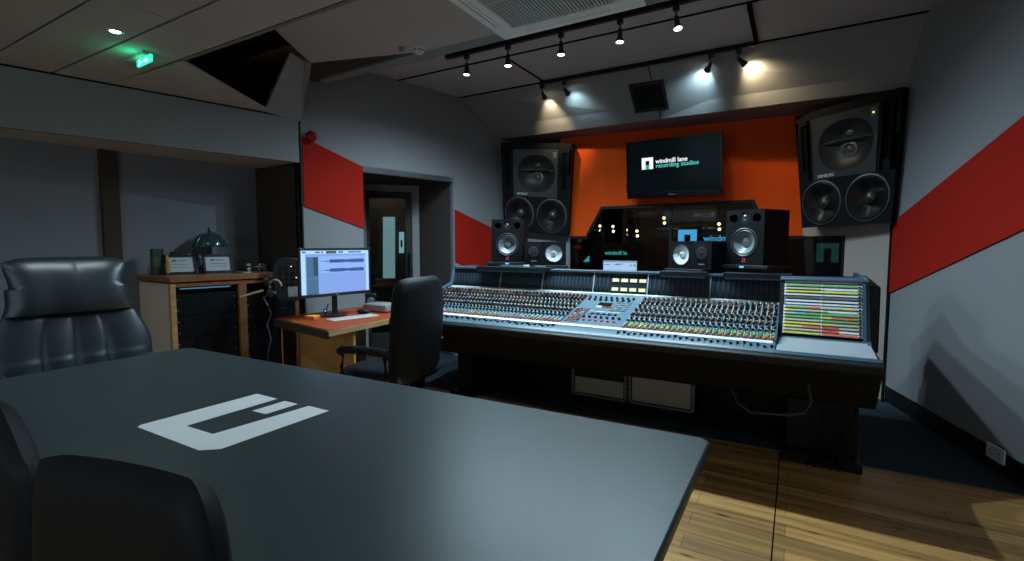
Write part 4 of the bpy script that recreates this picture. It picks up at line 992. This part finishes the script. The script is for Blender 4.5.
# black ledges overhanging the rail
for i, (xa, xb) in enumerate(((-2.58, -1.86), (-.90, -.56), (-.45, -.02))):
    t = thing('ledge', ['dark ledge overhanging the meters below the two left speakers', 'dark ledge overhanging the meters below the white-coned right speaker', 'dark ledge overhanging the meters below the upright right speaker'][i], 'ledge', ((xa+xb)/2, 3.87, zr), 0, 'ledges over the meters')
    w_ = (xb-xa)/2
    m = MB(); m.box(-w_, w_, -.06, .10, .0005, .014); m.box(-w_, w_, -.072, -.06, -.018, .014); m.build('ledge_board', SH, t, bevel=.002)
    m = MB(); m.box(-w_+.01, w_-.01, -.07, -.062, -.032, -.018); m.build('ledge_lip', CRAIL, t)
# small items on the ledge
t = tag(MB().box(-2.10, -2.05, 3.83, 3.86, zr+.0145, zr+.034).build('cable_connector', WHITE, bevel=.003), 'small white plug on the ledge by the left speakers', 'plug')
t = tag(MB().box(-1.99, -1.89, 3.835, 3.87, zr+.0145, zr+.028).build('remote_control', mat('remote_grey', (.12, .17, .19), .4), bevel=.003), 'slim grey remote on the ledge below the white-coned left speaker', 'remote')
# laptop-sized screen on the bridge
t = thing('computer_monitor', 'narrow lit screen top peeking over the middle of the meter bridge', 'monitor', (-1.325, 4.16, 1.101), 0)
MB().box(-.155, .155, 0, .03, 0, .115).build('back_shell', BLACK, t, bevel=.003)
MB().box(-.148, .148, -.003, .001, .005, .110).build('screen', mat('small_screen', (0, 0, 0), .4, emit=(.42, .62, .92), es=.85), t)
m = MB()
for k, (a, b, c) in enumerate([(-.14, -.09, .075), (-.05, .0, .075), (-.03, .03, .082)]): m.box(a, b, -.004, -.0028, c, c+.005)
m.build('screen_text', mat('screen_ink', (.02, .06, .2), .5), t)
m = MB(); m.box(.09, .105, -.004, -.0028, .066, .082); m.box(.12, .14, -.004, -.0028, .066, .085); m.build('screen_icons', mat('screen_green', (0, 0, 0), .5, emit=(.1, .6, .25), es=.6), t)
m = MB(); m.box(-.15, .15, -.004, -.0028, .100, .106); m.build('screen_bar', mat('screen_bar', (0, 0, 0), .5, emit=(.12, .2, .5), es=.6), t)

# ================================================================ CHAIRS
def pad(name, m_, parent, hw, Ht, prof_, bulge, thick, nu=44, nv=40, T=Matrix(), topcut=None):
    """upholstered panel: hw(v) half width, prof_(u,v) forward curve, bulge(u,v) padding; front faces -Y"""
    vs = []; fs = []
    for side in (0, 1):
        for j in range(nv+1):
            v = j/nv
            for i in range(nu+1):
                u = -1+2*i/nu; ed = (1-abs(u)**6)*(1-abs(2*v-1)**10)
                ed = max(ed, 0)**.5
                x = u*hw(v); zz = (topcut(u, v) if topcut else v)*Ht
                y = prof_(u, v)
                if side == 0: y -= thick*.5*ed + bulge(u, v)*ed
                else: y += thick*.5*ed
                vs.append(T @ Vector((x, y, zz)))
    N = (nu+1)*(nv+1)
    for j in range(nv):
        for i in range(nu):
            a = j*(nu+1)+i
            fs.append((a, a+1, a+nu+2, a+nu+1)); fs.append((N+a, N+a+nu+1, N+a+nu+2, N+a+1))
    for i in range(nu):
        fs.append((i, N+i, N+i+1, i+1)); a = nv*(nu+1)+i; fs.append((a, a+1, N+a+1, N+a))
    for j in range(nv):
        a = j*(nu+1); fs.append((a, a+nu+1, N+a+nu+1, N+a)); a += nu; fs.append((a, N+a, N+a+nu+1, a+nu+1))
    m = MB(); m.add(vs, fs); o = m.build(name, m_, parent, smooth=True); 
    for p in o.data.polygons: p.use_smooth = True
    return o
def star_base(t, r=.30, m_=BLACK):
    for k in range(5):
        a = 2*PI*k/5+.3; c, s = math.cos(a), math.sin(a)
        m = MB(); m.tube([(.02*c, .02*s, .12), (r*.6*c, r*.6*s, .10), (r*c, r*s, .075)], .022, 8, rf=lambda q: 1-.35*q); m.build('base_leg', m_, t, smooth=True)
        m = MB(); m.cyl((r*c-s*.014, r*s+c*.014, .03), (r*c+s*.014, r*s-c*.014, .03), .03, seg=16); m.cyl((r*c, r*s, .03), (r*c, r*s, .08), .008, seg=8); m.build('castor', BLACK, t, smooth=True)
    m = MB(); m.cyl((0, 0, .10), (0, 0, .26), .03, seg=18); m.cyl((0, 0, .26), (0, 0, .40), .018, seg=18); m.build('gas_column', BLACK, t, smooth=True)
def smooth01(a, b, x):
    t_ = min(1, max(0, (x-a)/(b-a))); return t_*t_*(3-2*t_)
def armrests(t, w, zz, y0, y1, m_):
    for s in (-1, 1):
        x = s*w
        m = MB(); m.tube([(x, y1+.02, zz-.02), (x, y1-.04, zz), (x, (y0+y1)/2, zz+.008), (x, y0+.03, zz-.002), (x, y0, zz-.02)], .028, 12); m.build('armrest_pad', m_, t, smooth=True)
        m = MB(); m.tube([(x, y0+.03, zz-.015), (x, y0+.02, zz-.12), (x, y0+.06, zz-.22), (x*.85, (y0+y1)/2, zz-.25)], .018, 10); m.tube([(x, y1-.03, zz-.015), (x, y1-.02, zz-.16), (x*.9, y1-.06, zz-.23)], .016, 10); m.build('armrest_support', BLACK, t, smooth=True)
# --- big leather chair at the far-left end of the table; local front is -Y
t = thing('leather_armchair', 'big black padded leather executive chair facing the camera at the left end of the table', 'chair', (-3.56, 1.185, 0), PI/2-.12)
def hwA(v):
    return .375 - .095*smooth01(.35, .72, v) - .02*smooth01(0, .2, 1-v if v > .8 else 0)
def topA(u, v):
    return v*(1-.035*abs(u)**5*smooth01(.5, 1, v))
def bulA(u, v):
    b = .0
    if v > .60:     # smooth head section that swells then tucks in
        q = (v-.60)/.40; b = .025 + .045*math.sin(PI*min(1, q)**.62)**.7
        b -= .006*math.exp(-((u-.12)/.05)**2)*smooth01(.80, 1, v); b += .006*math.sin(u*6+1)*(1-q)
    else:
        q = v/.60
        edges = [-1.05, -.42, -.02, .38, 1.05]
        for a, c in zip(edges, edges[1:]):
            if a <= u <= c: b = .045*(abs(math.sin(PI*(u-a)/(c-a)))**.28)
        b *= (math.sin(PI*min(1, q*.5+.5)))**.45 if q > .5 else 1
    b = b*(1-.75*u**4) + .0012*math.sin(u*7+v*9)
    return b
backA = pad('backrest', LEATHER, t, hwA, .84, lambda u, v: .03+ .10*v - .045*u*u, bulA, .09, 64, 60, Matrix.Translation((0, .10, .44)), topA)
pad('seat', LEATHER, t, lambda v: .29, .56, lambda u, v: 0.0, lambda u, v: .03+.02*math.cos(u*1.5), .12, 28, 28, Matrix.Translation((0, -.45, .44)) @ Matrix.Rotation(-PI/2, 4, 'X') @ Matrix.Diagonal((1, 1, 1, 1)))
armrests(t, .34, .64, -.30, .08, LEATHER)
star_base(t)
# --- chair at the desk, seen from behind; local front -Y turned to face -X
t = thing('office_chair', 'high-backed black leather office chair seen from behind at the computer desk', 'chair', (-2.43, 2.53, 0), -PI/2+.10)
def hwB(v): return .268 + .015*math.sin(v*PI) - .03*smooth01(.82, 1, v)**2 
pad('backrest', LEATHER2, t, hwB, .70, lambda u, v: .02 + .05*v + .02*math.sin(v*PI) - .05*u*u, lambda u, v: .02*math.sin(v*PI), .085, 30, 40, Matrix.Translation((0, .20, .44)), lambda u, v: v*(1-.03*abs(u)**4*smooth01(.5, 1, v)))
pad('seat', LEATHER2, t, lambda v: .26, .52, lambda u, v: 0, lambda u, v: .02, .10, 24, 24, Matrix.Translation((0, -.28, .46)) @ Matrix.Rotation(-PI/2, 4, 'X'))
armrests(t, .30, .665, -.20, .20, LEATHER2)
star_base(t)
m = MB(); m.tube([(-.12, .05, .40), (-.30, .06, .39), (-.33, .07, .40)], .007); m.build('tilt_lever', METAL, t, smooth=True)
# --- two chairs in the foreground, backs to the camera
def fg(label, x, y, w, ztop, top, group):
    t = thing('meeting_chair', label, 'chair', (x, y, 0), PI, group)
    Hh = ztop-.46
    pad('backrest', LEATHER2, t, lambda v: w/2*(.90+.10*math.sin(v*PI*.8)), Hh, lambda u, v: -.02*v+.015*u*u, lambda u, v: .01, .05, 40, 40, Matrix.Translation((0, 0, .46)), lambda u, v: v*(1-top(-u)*smooth01(.3, 1, v)/Hh))
    pad('seat', LEATHER2, t, lambda v: w/2, .46, lambda u, v: 0, lambda u, v: .02, .08, 20, 20, Matrix.Translation((0, -.42, .45)) @ Matrix.Rotation(-PI/2, 4, 'X'))
    for s in (-1, 1):
        for yy in (-.36, .0):
            m = MB(); m.tube([(s*(w/2-.04), yy, .42), (s*(w/2-.02), yy*1.05, .01)], .013, 10); m.build('leg', DMETAL, t, smooth=True)
    return t
# top(w): how far the top edge drops; w runs from -1 (left in the photo) to 1 (right)
fg('dark chair back in the lower left foreground, its top edge rounding down at the right', -.705, .25, .475, 1.116, lambda w: .032*(1-w) + .10*max(0, (w-.70)/.30)**2.2 + .01*max(0, (-w-.6)/.4)**2, 'foreground chairs')
fg('dark chair back cut off by the lower left corner of the picture', -1.245, .25, .54, 1.085, lambda w: .065*smooth01(.25, 1.0, w), 'foreground chairs')

# ================================================================ DESK WITH COMPUTER
wd = math.atan2(.25, 1)                        # left wall's lean from +Y
dk = thing('computer_desk', 'reddish wooden computer desk with a thick dark edge beside the left wall', 'desk', (-2.9, 2.37, 0), -.20*0)
ex1 = (Vector((-3.76, 2.54, 0))-Vector((-2.9, 2.37, 0))).normalized(); ey1 = Vector((-.06, 1, 0)).normalized()
def D(a, b, zz): return ex1*a + ey1*b + Vector((0, 0, zz))
m = MB(); m.prism([D(0, 0, .712), D(.87, 0, .712), D(.78, 1.25, .712), D(.02, 1.25, .712)], (0, 0, .028)); m.build('desktop', mat('desk_orange_wood', (.36, .06, .012), .5, spec=.2, noise=.15, nscale=12), dk, bevel=.003)
m = MB(); m.prism([D(-.006, -.012, .672), D(.88, -.012, .672), D(.88, .02, .672), D(-.006, .02, .672)], (0, 0, .062)); m.build('front_edge', mat('desk_edge_dark', (.045, .03, .02), .5), dk, bevel=.003)
m = MB(); m.prism([D(-.012, .0, .692), D(.012, .0, .692), D(.012, 1.25, .692), D(-.012, 1.25, .692)], (0, 0, .040)); m.build('side_edge', OAK, dk)
PAN_ = mat('ply_orange', (.70, .32, .05), .5, noise=.1, nscale=8)
m = MB(); m.prism([D(.745, .03, 0), D(.83, .03, 0), D(.83, .05, 0), D(.745, .05, 0)], (0, 0, .67)); m.build('side_board', PAN_, dk)
for a in (.835, .685): 
    m = MB(); m.prism([D(a, .0, 0), D(a+.06 if a < .8 else a+.035, .0, 0), D(a+.06 if a < .8 else a+.035, .06, 0), D(a, .06, 0)], (0, 0, .672)); m.build('leg', BLACK, dk, bevel=.002)
m = MB(); m.prism([D(.02, .26, .0), D(.72, .14, .0), D(.72, .16, .0), D(.02, .28, .0)], (0, 0, .69)); m.build('modesty_panel', mat('birch_orange', (.60, .33, .10), .5, noise=.15, nscale=5), dk)
m = MB(); m.prism([D(.06, 1.0, .0), D(.10, 1.0, .0), D(.10, 1.2, .0), D(.06, 1.2, .0)], (0, 0, .69)); m.build('leg', BLACK, dk)
# monitor, faces +X
mo = thing('computer_monitor', 'wide black computer monitor on the desk showing blue audio waveforms', 'monitor', (-3.40, 2.88, .7405), 1.44)
mz = 1.122-.7405; hw_, hh_ = .339, .2035
m = MB()
for (x0, x1, z0, z1) in ((-hw_, hw_, hh_-.016, hh_), (-hw_, hw_, -hh_, -hh_+.026), (-hw_, -hw_+.016, -hh_, hh_), (hw_-.016, hw_, -hh_, hh_)): m.box(x0, x1, -.012, .012, mz+z0, mz+z1)
m.build('bezel', BLK2, mo, bevel=.002)
MB().box(-hw_+.01, hw_-.01, .008, .045, mz-hh_+.01, mz+hh_-.01).build('back_shell', BLACK, mo, bevel=.01)
def E_(n, c, s): return mat(n, (0, 0, 0), .4, emit=c, es=s)
sx0, sx1, sz0, sz1 = -hw_+.016, hw_-.016, mz-hh_+.026, mz+hh_-.016
SWd, SHt = sx1-sx0, sz1-sz0
def scr(m, a, b, c, d, dep): m.box(sx0+SWd*a, sx0+SWd*b, -.006-dep, -.004, sz0+SHt*c, sz0+SHt*d)
m = MB(); scr(m, 0, 1, 0, 1, 0); ms_ = m.build('screen', E_('screen_lavender', (.25, .42, .95), .75), mo)
m = MB(); scr(m, 0, .06, 0, .92, .0005); scr(m, .955, 1, 0, .92, .0005); scr(m, 0, 1, .91, .985, .0005); m.build('screen_toolbar', E_('screen_pale', (.42, .66, 1), 1.0), ms_)
m = MB(); scr(m, .075, .235, .36, .84, .0006); scr(m, .075, .235, 0, .355, .0006); m.build('screen_track_column', E_('screen_teal_blue', (.06, .20, .38), .55), ms_)
m = MB(); scr(m, .17, .235, .42, .84, .0009); scr(m, .0, 1, .985, 1, .0009); m.build('screen_meters', E_('screen_navy', (.03, .07, .16), .4), ms_)
m = MB(); scr(m, .25, .95, .47, .86, .0006); m.build('screen_edit_window', E_('screen_edit', (.27, .48, 1.0), .85), ms_)
m = MB(); WV = E_('screen_wave', (.02, .07, .45), .5)
for cy_, ph in ((.74, 0), (.53, 2)):
    for k in range(86):
        u = .262+.66*k/86; env = .004
        if .40 < u < .60: env = .030+.015*abs(math.sin(k*1.7+ph))
        elif u >= .60: env = .022+.030*abs(math.sin(k*2.3+ph))*(1 if u > .7 else .5)
        elif u > .33: env = .006+.008*abs(math.sin(k*1.1))
        m.box(sx0+SWd*u, sx0+SWd*(u+.0068), -.0072, -.004, sz0+SHt*(cy_-env), sz0+SHt*(cy_+env))
m.build('screen_waveforms', WV, ms_)
m = MB(); rr_ = random.Random(3)
for (a, b) in ((.02, .07), (.20, .26), (.28, .31), (.68, .80), (.81, .88)): scr(m, a, b, .93, .962, .001)
m.build('screen_text', E_('screen_ink', (.05, .12, .25), .4), ms_)
m = MB(); scr(m, .35, .50, .915, .975, .001); scr(m, .53, .60, .93, .965, .001); m.build('screen_transport', E_('screen_olive', (.10, .16, .06), .5), ms_)
m = MB(); m.box(-.022, .022, .03, .045, .02, mz); m.build('stand_neck', BLACK, mo)
m = MB(); m.prism([(.10*math.cos(k*PI/8), .04+.09*math.sin(k*PI/8), 0) for k in range(16)], (0, 0, .012)); m.build('stand_foot', BLACK, mo, bevel=.003)
text('maker_lettering', 'BENQ', .011, mat('badge_pale', (.35, .36, .36), .5), mo, Matrix.Translation((-.016, -.0135, mz-hh_+.008)) @ FACE)
l = bpy.data.lights.new('screen_glow', 'AREA'); l.shape = 'RECTANGLE'; l.size = .6; l.size_y = .34; l.energy = .9; l.color = (.5, .7, 1)
lo = bpy.data.objects.new('screen_glow', l); COL.objects.link(lo); lo.parent = mo; lo.location = (0, -.016, mz); lo.rotation_euler = (PI/2, 0, 0)
# things on the desk
zd = .7405
m = MB(); m.prism([(-3.44, 2.70, zd), (-3.17, 2.98, zd), (-3.12, 3.06, zd), (-3.40, 2.80, zd)][::1], (0, 0, .003))
kb = thing('keyboard', 'thin white keyboard lying on the desk below the monitor', 'keyboard', (-3.20, 2.87, zd), 1.36)
MB().box(-.21, .21, -.06, .06, 0, .008).build('case', WHITE, kb, bevel=.002)
m = MB()
for r_ in range(5):
    for k in range(14): m.box(-.20+k*.0287, -.175+k*.0287, .033-r_*.021, .050-r_*.021, .008, .011)
m.build('keys', mat('key_white', (.55, .57, .58), .5), kb, kind='stuff')
m = MB([mat('note_orange', (.85, .12, .05), .6)]); 
sn_ = thing('sticky_note_pad', 'stack of orange and yellow sticky notes on the desk front left of the monitor', 'note pad', (-3.44, 2.66, zd), .3)
MB().box(-.04, .04, -.04, .04, 0, .022).build('orange_notes', mat('note_orange', (.85, .12, .05), .6), sn_)
MB().box(-.04, .04, -.04, .04, .0221, .030).build('yellow_notes', mat('note_yellow', (.85, .62, .06), .6), sn_)
t = thing('small_computer', 'small silver-grey box computer at the back of the desk right of the monitor', 'computer', (-3.30, 3.30, zd), .1)
MB().box(-.13, .13, -.10, .10, .006, .075).build('case', mat('drive_silver', (.40, .36, .36), .35, metal=.3), t, bevel=.012)
MB().box(-.11, .11, -.08, .08, 0, .006).build('foot', BLACK, t)
t = thing('computer_mouse', 'dark mouse-like device at the back of the desk under the monitor corner', 'mouse', (-3.30, 3.08, zd), .6)
m = MB(); m.sphere((0, 0, .0232), .05, 16, (1.2, .7, .45)); m.build('shell', BLACK, t, smooth=True)
MB().box(-.002, .002, -.03, .0, .026, .032).build('scroll_wheel', BLK2, t)
t = thing('desk_microphone', 'little black stand with a blue light under the monitor\'s left half', 'microphone', (-3.44, 2.79, zd), 0)
m = MB(); m.cyl((0, 0, 0), (0, 0, .01), .035, seg=18); m.tube([(0, 0, .01), (0, .01, .06), (.0, .03, .11)], .005); m.build('stand', BLACK, t, smooth=True)
m = MB(); m.sphere((0, .0, .055), .018, 12); m.build('head', BLACK, t, smooth=True)
m = MB(); m.sphere((.012, -.012, .055), .007, 8); m.build('indicator', mat('blue_led', (0, .1, .5), .4, emit=(.15, .35, 1), es=1.5), t, smooth=True)
t = thing('speaker_cube', 'small black desk speaker standing behind the silver box at the desk\'s back edge', 'speaker', (-3.50, 3.36, zd), 0.8)
MB().box(-.05, .05, -.05, .05, 0, .15).build('cabinet', BLACK, t, bevel=.006)
m = MB(); m.lathe([(.035, 0), (.03, .004), (.012, -.002), (.001, .002)], (0, -.051, .08), (0, -1, 0), 18); m.build('driver', CONEG, t, smooth=True)

# ================================================================ CABINET IN THE NICHE
cb = thing('rack_cabinet', 'oak-framed equipment cabinet with dark rack fronts under the left niche', 'cabinet', (-4.25, 1.985, 0), 0)
SK = Matrix(((1, .196, 0, 0), (0, .98, 0, 0), (0, 0, 1, 0), (0, 0, 0, 1)))
_MB = MB
def MB(*a):
    q = _MB(*a); q.T = SK.copy(); return q
# local: y along the front (away), x into the room is +, body toward -x
zc = 1.100; dpt = .50; ln = 1.02
MB().box(-dpt, .018, -.012, ln, zc-.045, zc).build('top_board', OAK2, cb, bevel=.003)
MB().box(-dpt, 0, 0, .02, .0, zc-.055).build('side_panel', CREAMP, cb)
MB().box(-dpt, 0, ln-.02, ln, .0, zc-.055).build('side_panel', CREAMP, cb)
MB().box(-dpt, -dpt+.015, .02, ln-.02, 0, zc-.055).build('back_panel', BLACK, cb)
m = MB(); m.box(-.03, .004, -.002, .035, 0, zc-.055); m.build('left_stile', OAK, cb)
m = MB(); m.box(-.03, .004, .50, .56, 0, zc-.055); m.build('middle_stile', OAK2, cb)
m = MB(); m.box(-.03, .004, ln-.035, ln, 0, zc-.055); m.build('right_stile', OAK2, cb)
m = MB(); m.box(-.03, .003, .035, ln-.035, zc-.085, zc-.055); m.box(-.03, .003, .035, ln-.035, 0, .06); m.build('rail', OAK2, cb)
RK = mat('rack_gear_black', (.005, .007, .010), .4, spec=.2)
for a in (.04, .565):
    for k in range(5):
        z0_ = .07+k*.178
        m = MB(); m.box(-.30, -.012, a, a+.44, z0_, z0_+.172); m.build('rack_unit', RK, cb, bevel=.002)
    m = MB()
    for k in range(10): m.box(-.012, -.009, a+.008, a+.016, .1+k*.09, .108+k*.09); m.box(-.012, -.009, a+.424, a+.432, .1+k*.09, .108+k*.09)
    m.build('rack_screws', METAL, cb)
MB().box(-.014, -.008, .07, .44, zc-.105, zc-.095).build('lit_strip', mat('strip_blue', (.1, .3, .4), .3, emit=(.05, .25, .4), es=.4), cb)
MB = _MB
# framed certificates on the cabinet
PAP = mat('paper_white', (.42, .44, .47), .5)
for i, (yy, xx) in enumerate(((2.20, -4.52), (2.49, -4.47))):
    t = thing('picture_frame', ['black-framed white certificate leaning on the cabinet, the left one', 'black-framed white certificate leaning on the cabinet, right one, below the lamp'][i], 'picture frame', (xx, yy, zc+.0005), PI/2-.25, 'framed certificates')
    m = MB(); R = Matrix.Rotation(-.28, 4, 'X'); m.T = R
    for (x0, x1, z0_, z1_) in ((-.118, .118, .15, .17), (-.118, .118, 0, .02), (-.118, -.098, 0, .17), (.098, .118, 0, .17)): m.box(x0, x1, -.01, .008, z0_, z1_)
    m.build('frame', BLACK, t)
    m = MB(); m.T = R; m.box(-.100, .100, -.004, .004, .018, .152); m.build('paper', PAP, t)
    m = MB(); m.T = R
    m.box(-.055, -.025, -.0055, -.0035, .112, .128); m.box(-.02, .05, -.0055, -.0035, .116, .122); m.box(-.06, .06, -.0055, -.0035, .084, .088); m.box(-.07, .07, -.0055, -.0035, .06, .063)
    m.build('print', mat('print_ink', (.12, .13, .15), .6), t)
    m = MB(); m.tube([(0, .03, .11), (0, .09, .003)], .006); m.build('prop', BLACK, t)
# table lamp with stained-glass shade
t = thing('table_lamp', 'small table lamp with a dark domed stained-glass shade on the cabinet', 'lamp', (-4.62, 2.50, zc+.0005))
m = MB(); m.lathe([(.07, 0), (.072, .01), (.05, .025), (.02, .04), (.013, .08), (.022, .12), (.012, .16), (.012, .27)], seg=24); m.build('base', DMETAL, t, smooth=True)
m = MB([mat('stained_glass_teal', (.02, .045, .05), .15, spec=.8)]); P = [(.150, .235), (.148, .26), (.128, .30), (.09, .335), (.045, .358), (.02, .364)]
m.lathe(P, seg=32, cap=False); sh = m.build('lamp_shade', None, t, smooth=True)
m = MB()
for k in range(16):
    a = 2*PI*k/16; m.tube([(r*1.01*math.cos(a), r*1.01*math.sin(a), h+.001) for r, h in P], .0025, 6)
m.build('shade_leading', mat('shade_lead', (.15, .22, .22), .3, metal=.5), t, smooth=True)
m = MB(); m.lathe([(.02, .364), (.014, .376), (.006, .385), (.009, .395), (.002, .41)], seg=16); m.build('finial', DMETAL, t, smooth=True)
# pen holder, bottles
t = thing('tin', 'dark green cylindrical tin at the left end of the cabinet top', 'tin', (-4.64, 2.08, zc+.0005))
m = MB(); m.lathe([(.046, 0), (.048, .01), (.048, .18), (.044, .184), (.044, .19), (.048, .193), (.048, .212), (.042, .217), (.001, .218)], seg=28); m.build('body', mat('tin_green', (.03, .06, .035), .35), t, smooth=True)
m = MB(); m.lathe([(.0485, .07), (.0485, .15)], seg=28, cap=False); m.build('label_band', mat('tin_band', (.06, .09, .06), .4), t, smooth=True)
t = thing('bottle', 'small amber bottle just right of the green tin', 'bottle', (-4.55, 2.115, zc+.0005))
m = MB(); m.lathe([(.016, 0), (.017, .09), (.008, .115), (.007, .15), (.001, .151)], seg=16); m.build('body', mat('amber', (.45, .22, .04), .3), t, smooth=True)
m = MB(); m.lathe([(.009, .14), (.009, .162)], seg=12); m.build('cap', mat('cap_yellow', (.5, .4, .06), .4), t)
labs = ['slim red-brown figurine bottle behind the left certificate', 'dark stubby bottle behind the left certificate', 'small bottle with a white cap behind the left certificate', 'small white-capped bottle between the certificate and the lamp']
for i, (yy, c, h) in enumerate(((2.10, (.30, .06, .03), .17), (2.165, (.05, .07, .10), .15), (2.245, (.12, .12, .13), .15), (2.335, (.10, .10, .11), .14))):
    t = thing('bottle', labs[i], 'bottle', (-4.66, yy+.10, zc+.0005))
    m = MB(); m.lathe([(.018, 0), (.02, .02), (.02, h*.6), (.008, h*.78), (.008, h), (.001, h+.001)], seg=16); m.build('body', mat('bottle_%d' % i, c, .35), t, smooth=True)
    m = MB(); m.lathe([(.011, h-.01), (.011, h+.018), (.008, h+.022)], seg=12); m.build('cap', WHITE if i > 1 else BLACK, t)
# headphones lying on the cabinet
def headphones(label, loc, rz, R_=None, m_=BLK2, ring=WHITE):
    t = thing('headphones', label, 'headphones', loc, rz)
    if R_: t.rotation_euler = R_
    m = MB(); m.tube([(.075*math.cos(PI*k/14), 0, .03+.085*math.sin(PI*k/14)) for k in range(15)], .008, 8); m.build('headband', m_, t, smooth=True)
    for s in (-1, 1):
        m = MB(); m.lathe([(.038, 0), (.042, .012), (.036, .028), (.01, .032)], (s*.062, 0, .0), (s, 0, 0), 20); m.build('ear_cup', m_, t, smooth=True)
        m = MB(); m.lathe([(.036, 0), (.038, -.014), (.022, -.018)], (s*.062, 0, 0), (s, 0, 0), 20); m.build('ear_pad', ring, t, smooth=True)
    return t
headphones('dark headphones with a pale ear pad lying on the right end of the cabinet', (-4.30, 2.72, zc+.045), .6, (PI/2-.1, 0, .6), BLK2, mat('ear_pad_grey', (.3, .3, .3), .6))
t = tag(MB().box(-4.30, -4.22, 2.56, 2.64, zc+.0005, zc+.012).build('notebook', mat('notebook_tan', (.35, .27, .16), .6), bevel=.002), 'thin tan notebook on the cabinet between the certificate and the headphones', 'notebook')
t = tag(MB().box(-4.26, -4.14, 2.82, 2.95, zc+.0005, zc+.02).build('black_case', BLACK, bevel=.004), 'flat black case at the far right of the cabinet top', 'case')
# personal mixer on a stand with headphones hooked on it, left of the monitor
pm = thing('personal_mixer', 'rounded black headphone mixer box on a stand left of the monitor', 'mixer', (-3.90, 2.78, 0), 1.05)
m = MB()
pts = []
for k in range(20):
    a = 2*PI*k/20; pts.append((.125*abs(math.cos(a))**.6*(1 if math.cos(a) > 0 else -1), 0, .20*abs(math.sin(a))**.7*(1 if math.sin(a) > 0 else -1)))
m.T = Matrix.Translation((0, 0, 1.04)); m.prism(pts, (0, .05, 0)); m.build('housing', BLK2, pm, bevel=.008)
m = MB(); m.T = Matrix.Translation((0, 0, 1.04))
for r_ in range(4):
    for k in range(3): m.lathe([(.013, 0), (.011, .018)], (-.05+k*.05, 0, .12-r_*.05), (0, -1, 0), 12)
m.build('knobs', DMETAL, pm)
m = MB(); m.T = Matrix.Translation((0, 0, 1.04)); m.box(-.01, .07, -.003, .0, -.15, -.06); m.build('label', mat('label_grey', (.3, .34, .36), .5), pm)
m = MB(); m.T = Matrix.Translation((0, 0, 1.04)); m.cyl((.02, -.02, .12), (.02, -.018, .12), .004, seg=8); m.cyl((.06, -.02, .02), (.06, -.018, .02), .004, seg=8); m.build('indicator', DOT, pm)
m = MB(); m.cyl((0, .03, .01), (0, .03, .88), .012, seg=12); m.cyl((0, .03, 0), (0, .03, .02), .09, seg=24); m.build('stand_pole', BLACK, pm, smooth=True)
t = thing('headphones', 'dark headphones with pale ring hooked on the black mixer box', 'headphones', (-3.83, 2.60, .90), .4)
m = MB(); m.tube([(.055*math.cos(2*PI*k/20), .0, .10+.055*math.sin(2*PI*k/20)) for k in range(16)], .009, 8); m.build('headband', mat('band_beige', (.42, .36, .30), .5), t, smooth=True)
m = MB(); m.lathe([(.04, 0), (.042, .02), (.03, .034)], (-.06, 0, .15), (-1, -.3, 0), 20); m.build('ear_cup', BLK2, t, smooth=True)
m = MB(); m.lathe([(.04, 0), (.042, .02), (.03, .034)], (-.02, -.02, .045), (-1, -.3, 0), 20); m.build('ear_cup', BLK2, t, smooth=True)
m = MB(); m.tube([(-.05, 0, .04), (-.12, .01, .0), (-.09, .02, -.06), (-.06, .02, -.14), (-.10, .02, -.24), (-.07, .02, -.36), (-.10, .01, -.50), (-.08, .01, -.7), (-.08, .0, -.88)], .006, 8); m.build('cable', mat('cable_violet', (.16, .12, .24), .5), t, smooth=True)
a = onx(240, 297, -3.98); b = onx(263, 290.5, -3.86)
m = MB(); m.tube([a, b], .009, 8); 
tag(m.build('wooden_stick', mat('stick_pale', (.5, .40, .22), .5), smooth=True), 'pale wooden stick poking out in front of the cabinet towards the headphones', 'stick')

# ---------------------------------------------------------------- world and view
w = bpy.data.worlds.new('world'); sc.world = w; w.use_nodes = True
w.node_tree.nodes['Background'].inputs['Color'].default_value = (.68, .86, 1.0, 1)
w.node_tree.nodes['Background'].inputs['Strength'].default_value = 1.15
sc.view_settings.view_transform = 'Standard'; sc.view_settings.look = 'None'
sc.view_settings.gamma = 1; sc.view_settings.exposure = .12; sc.view_settings.use_curve_mapping = False
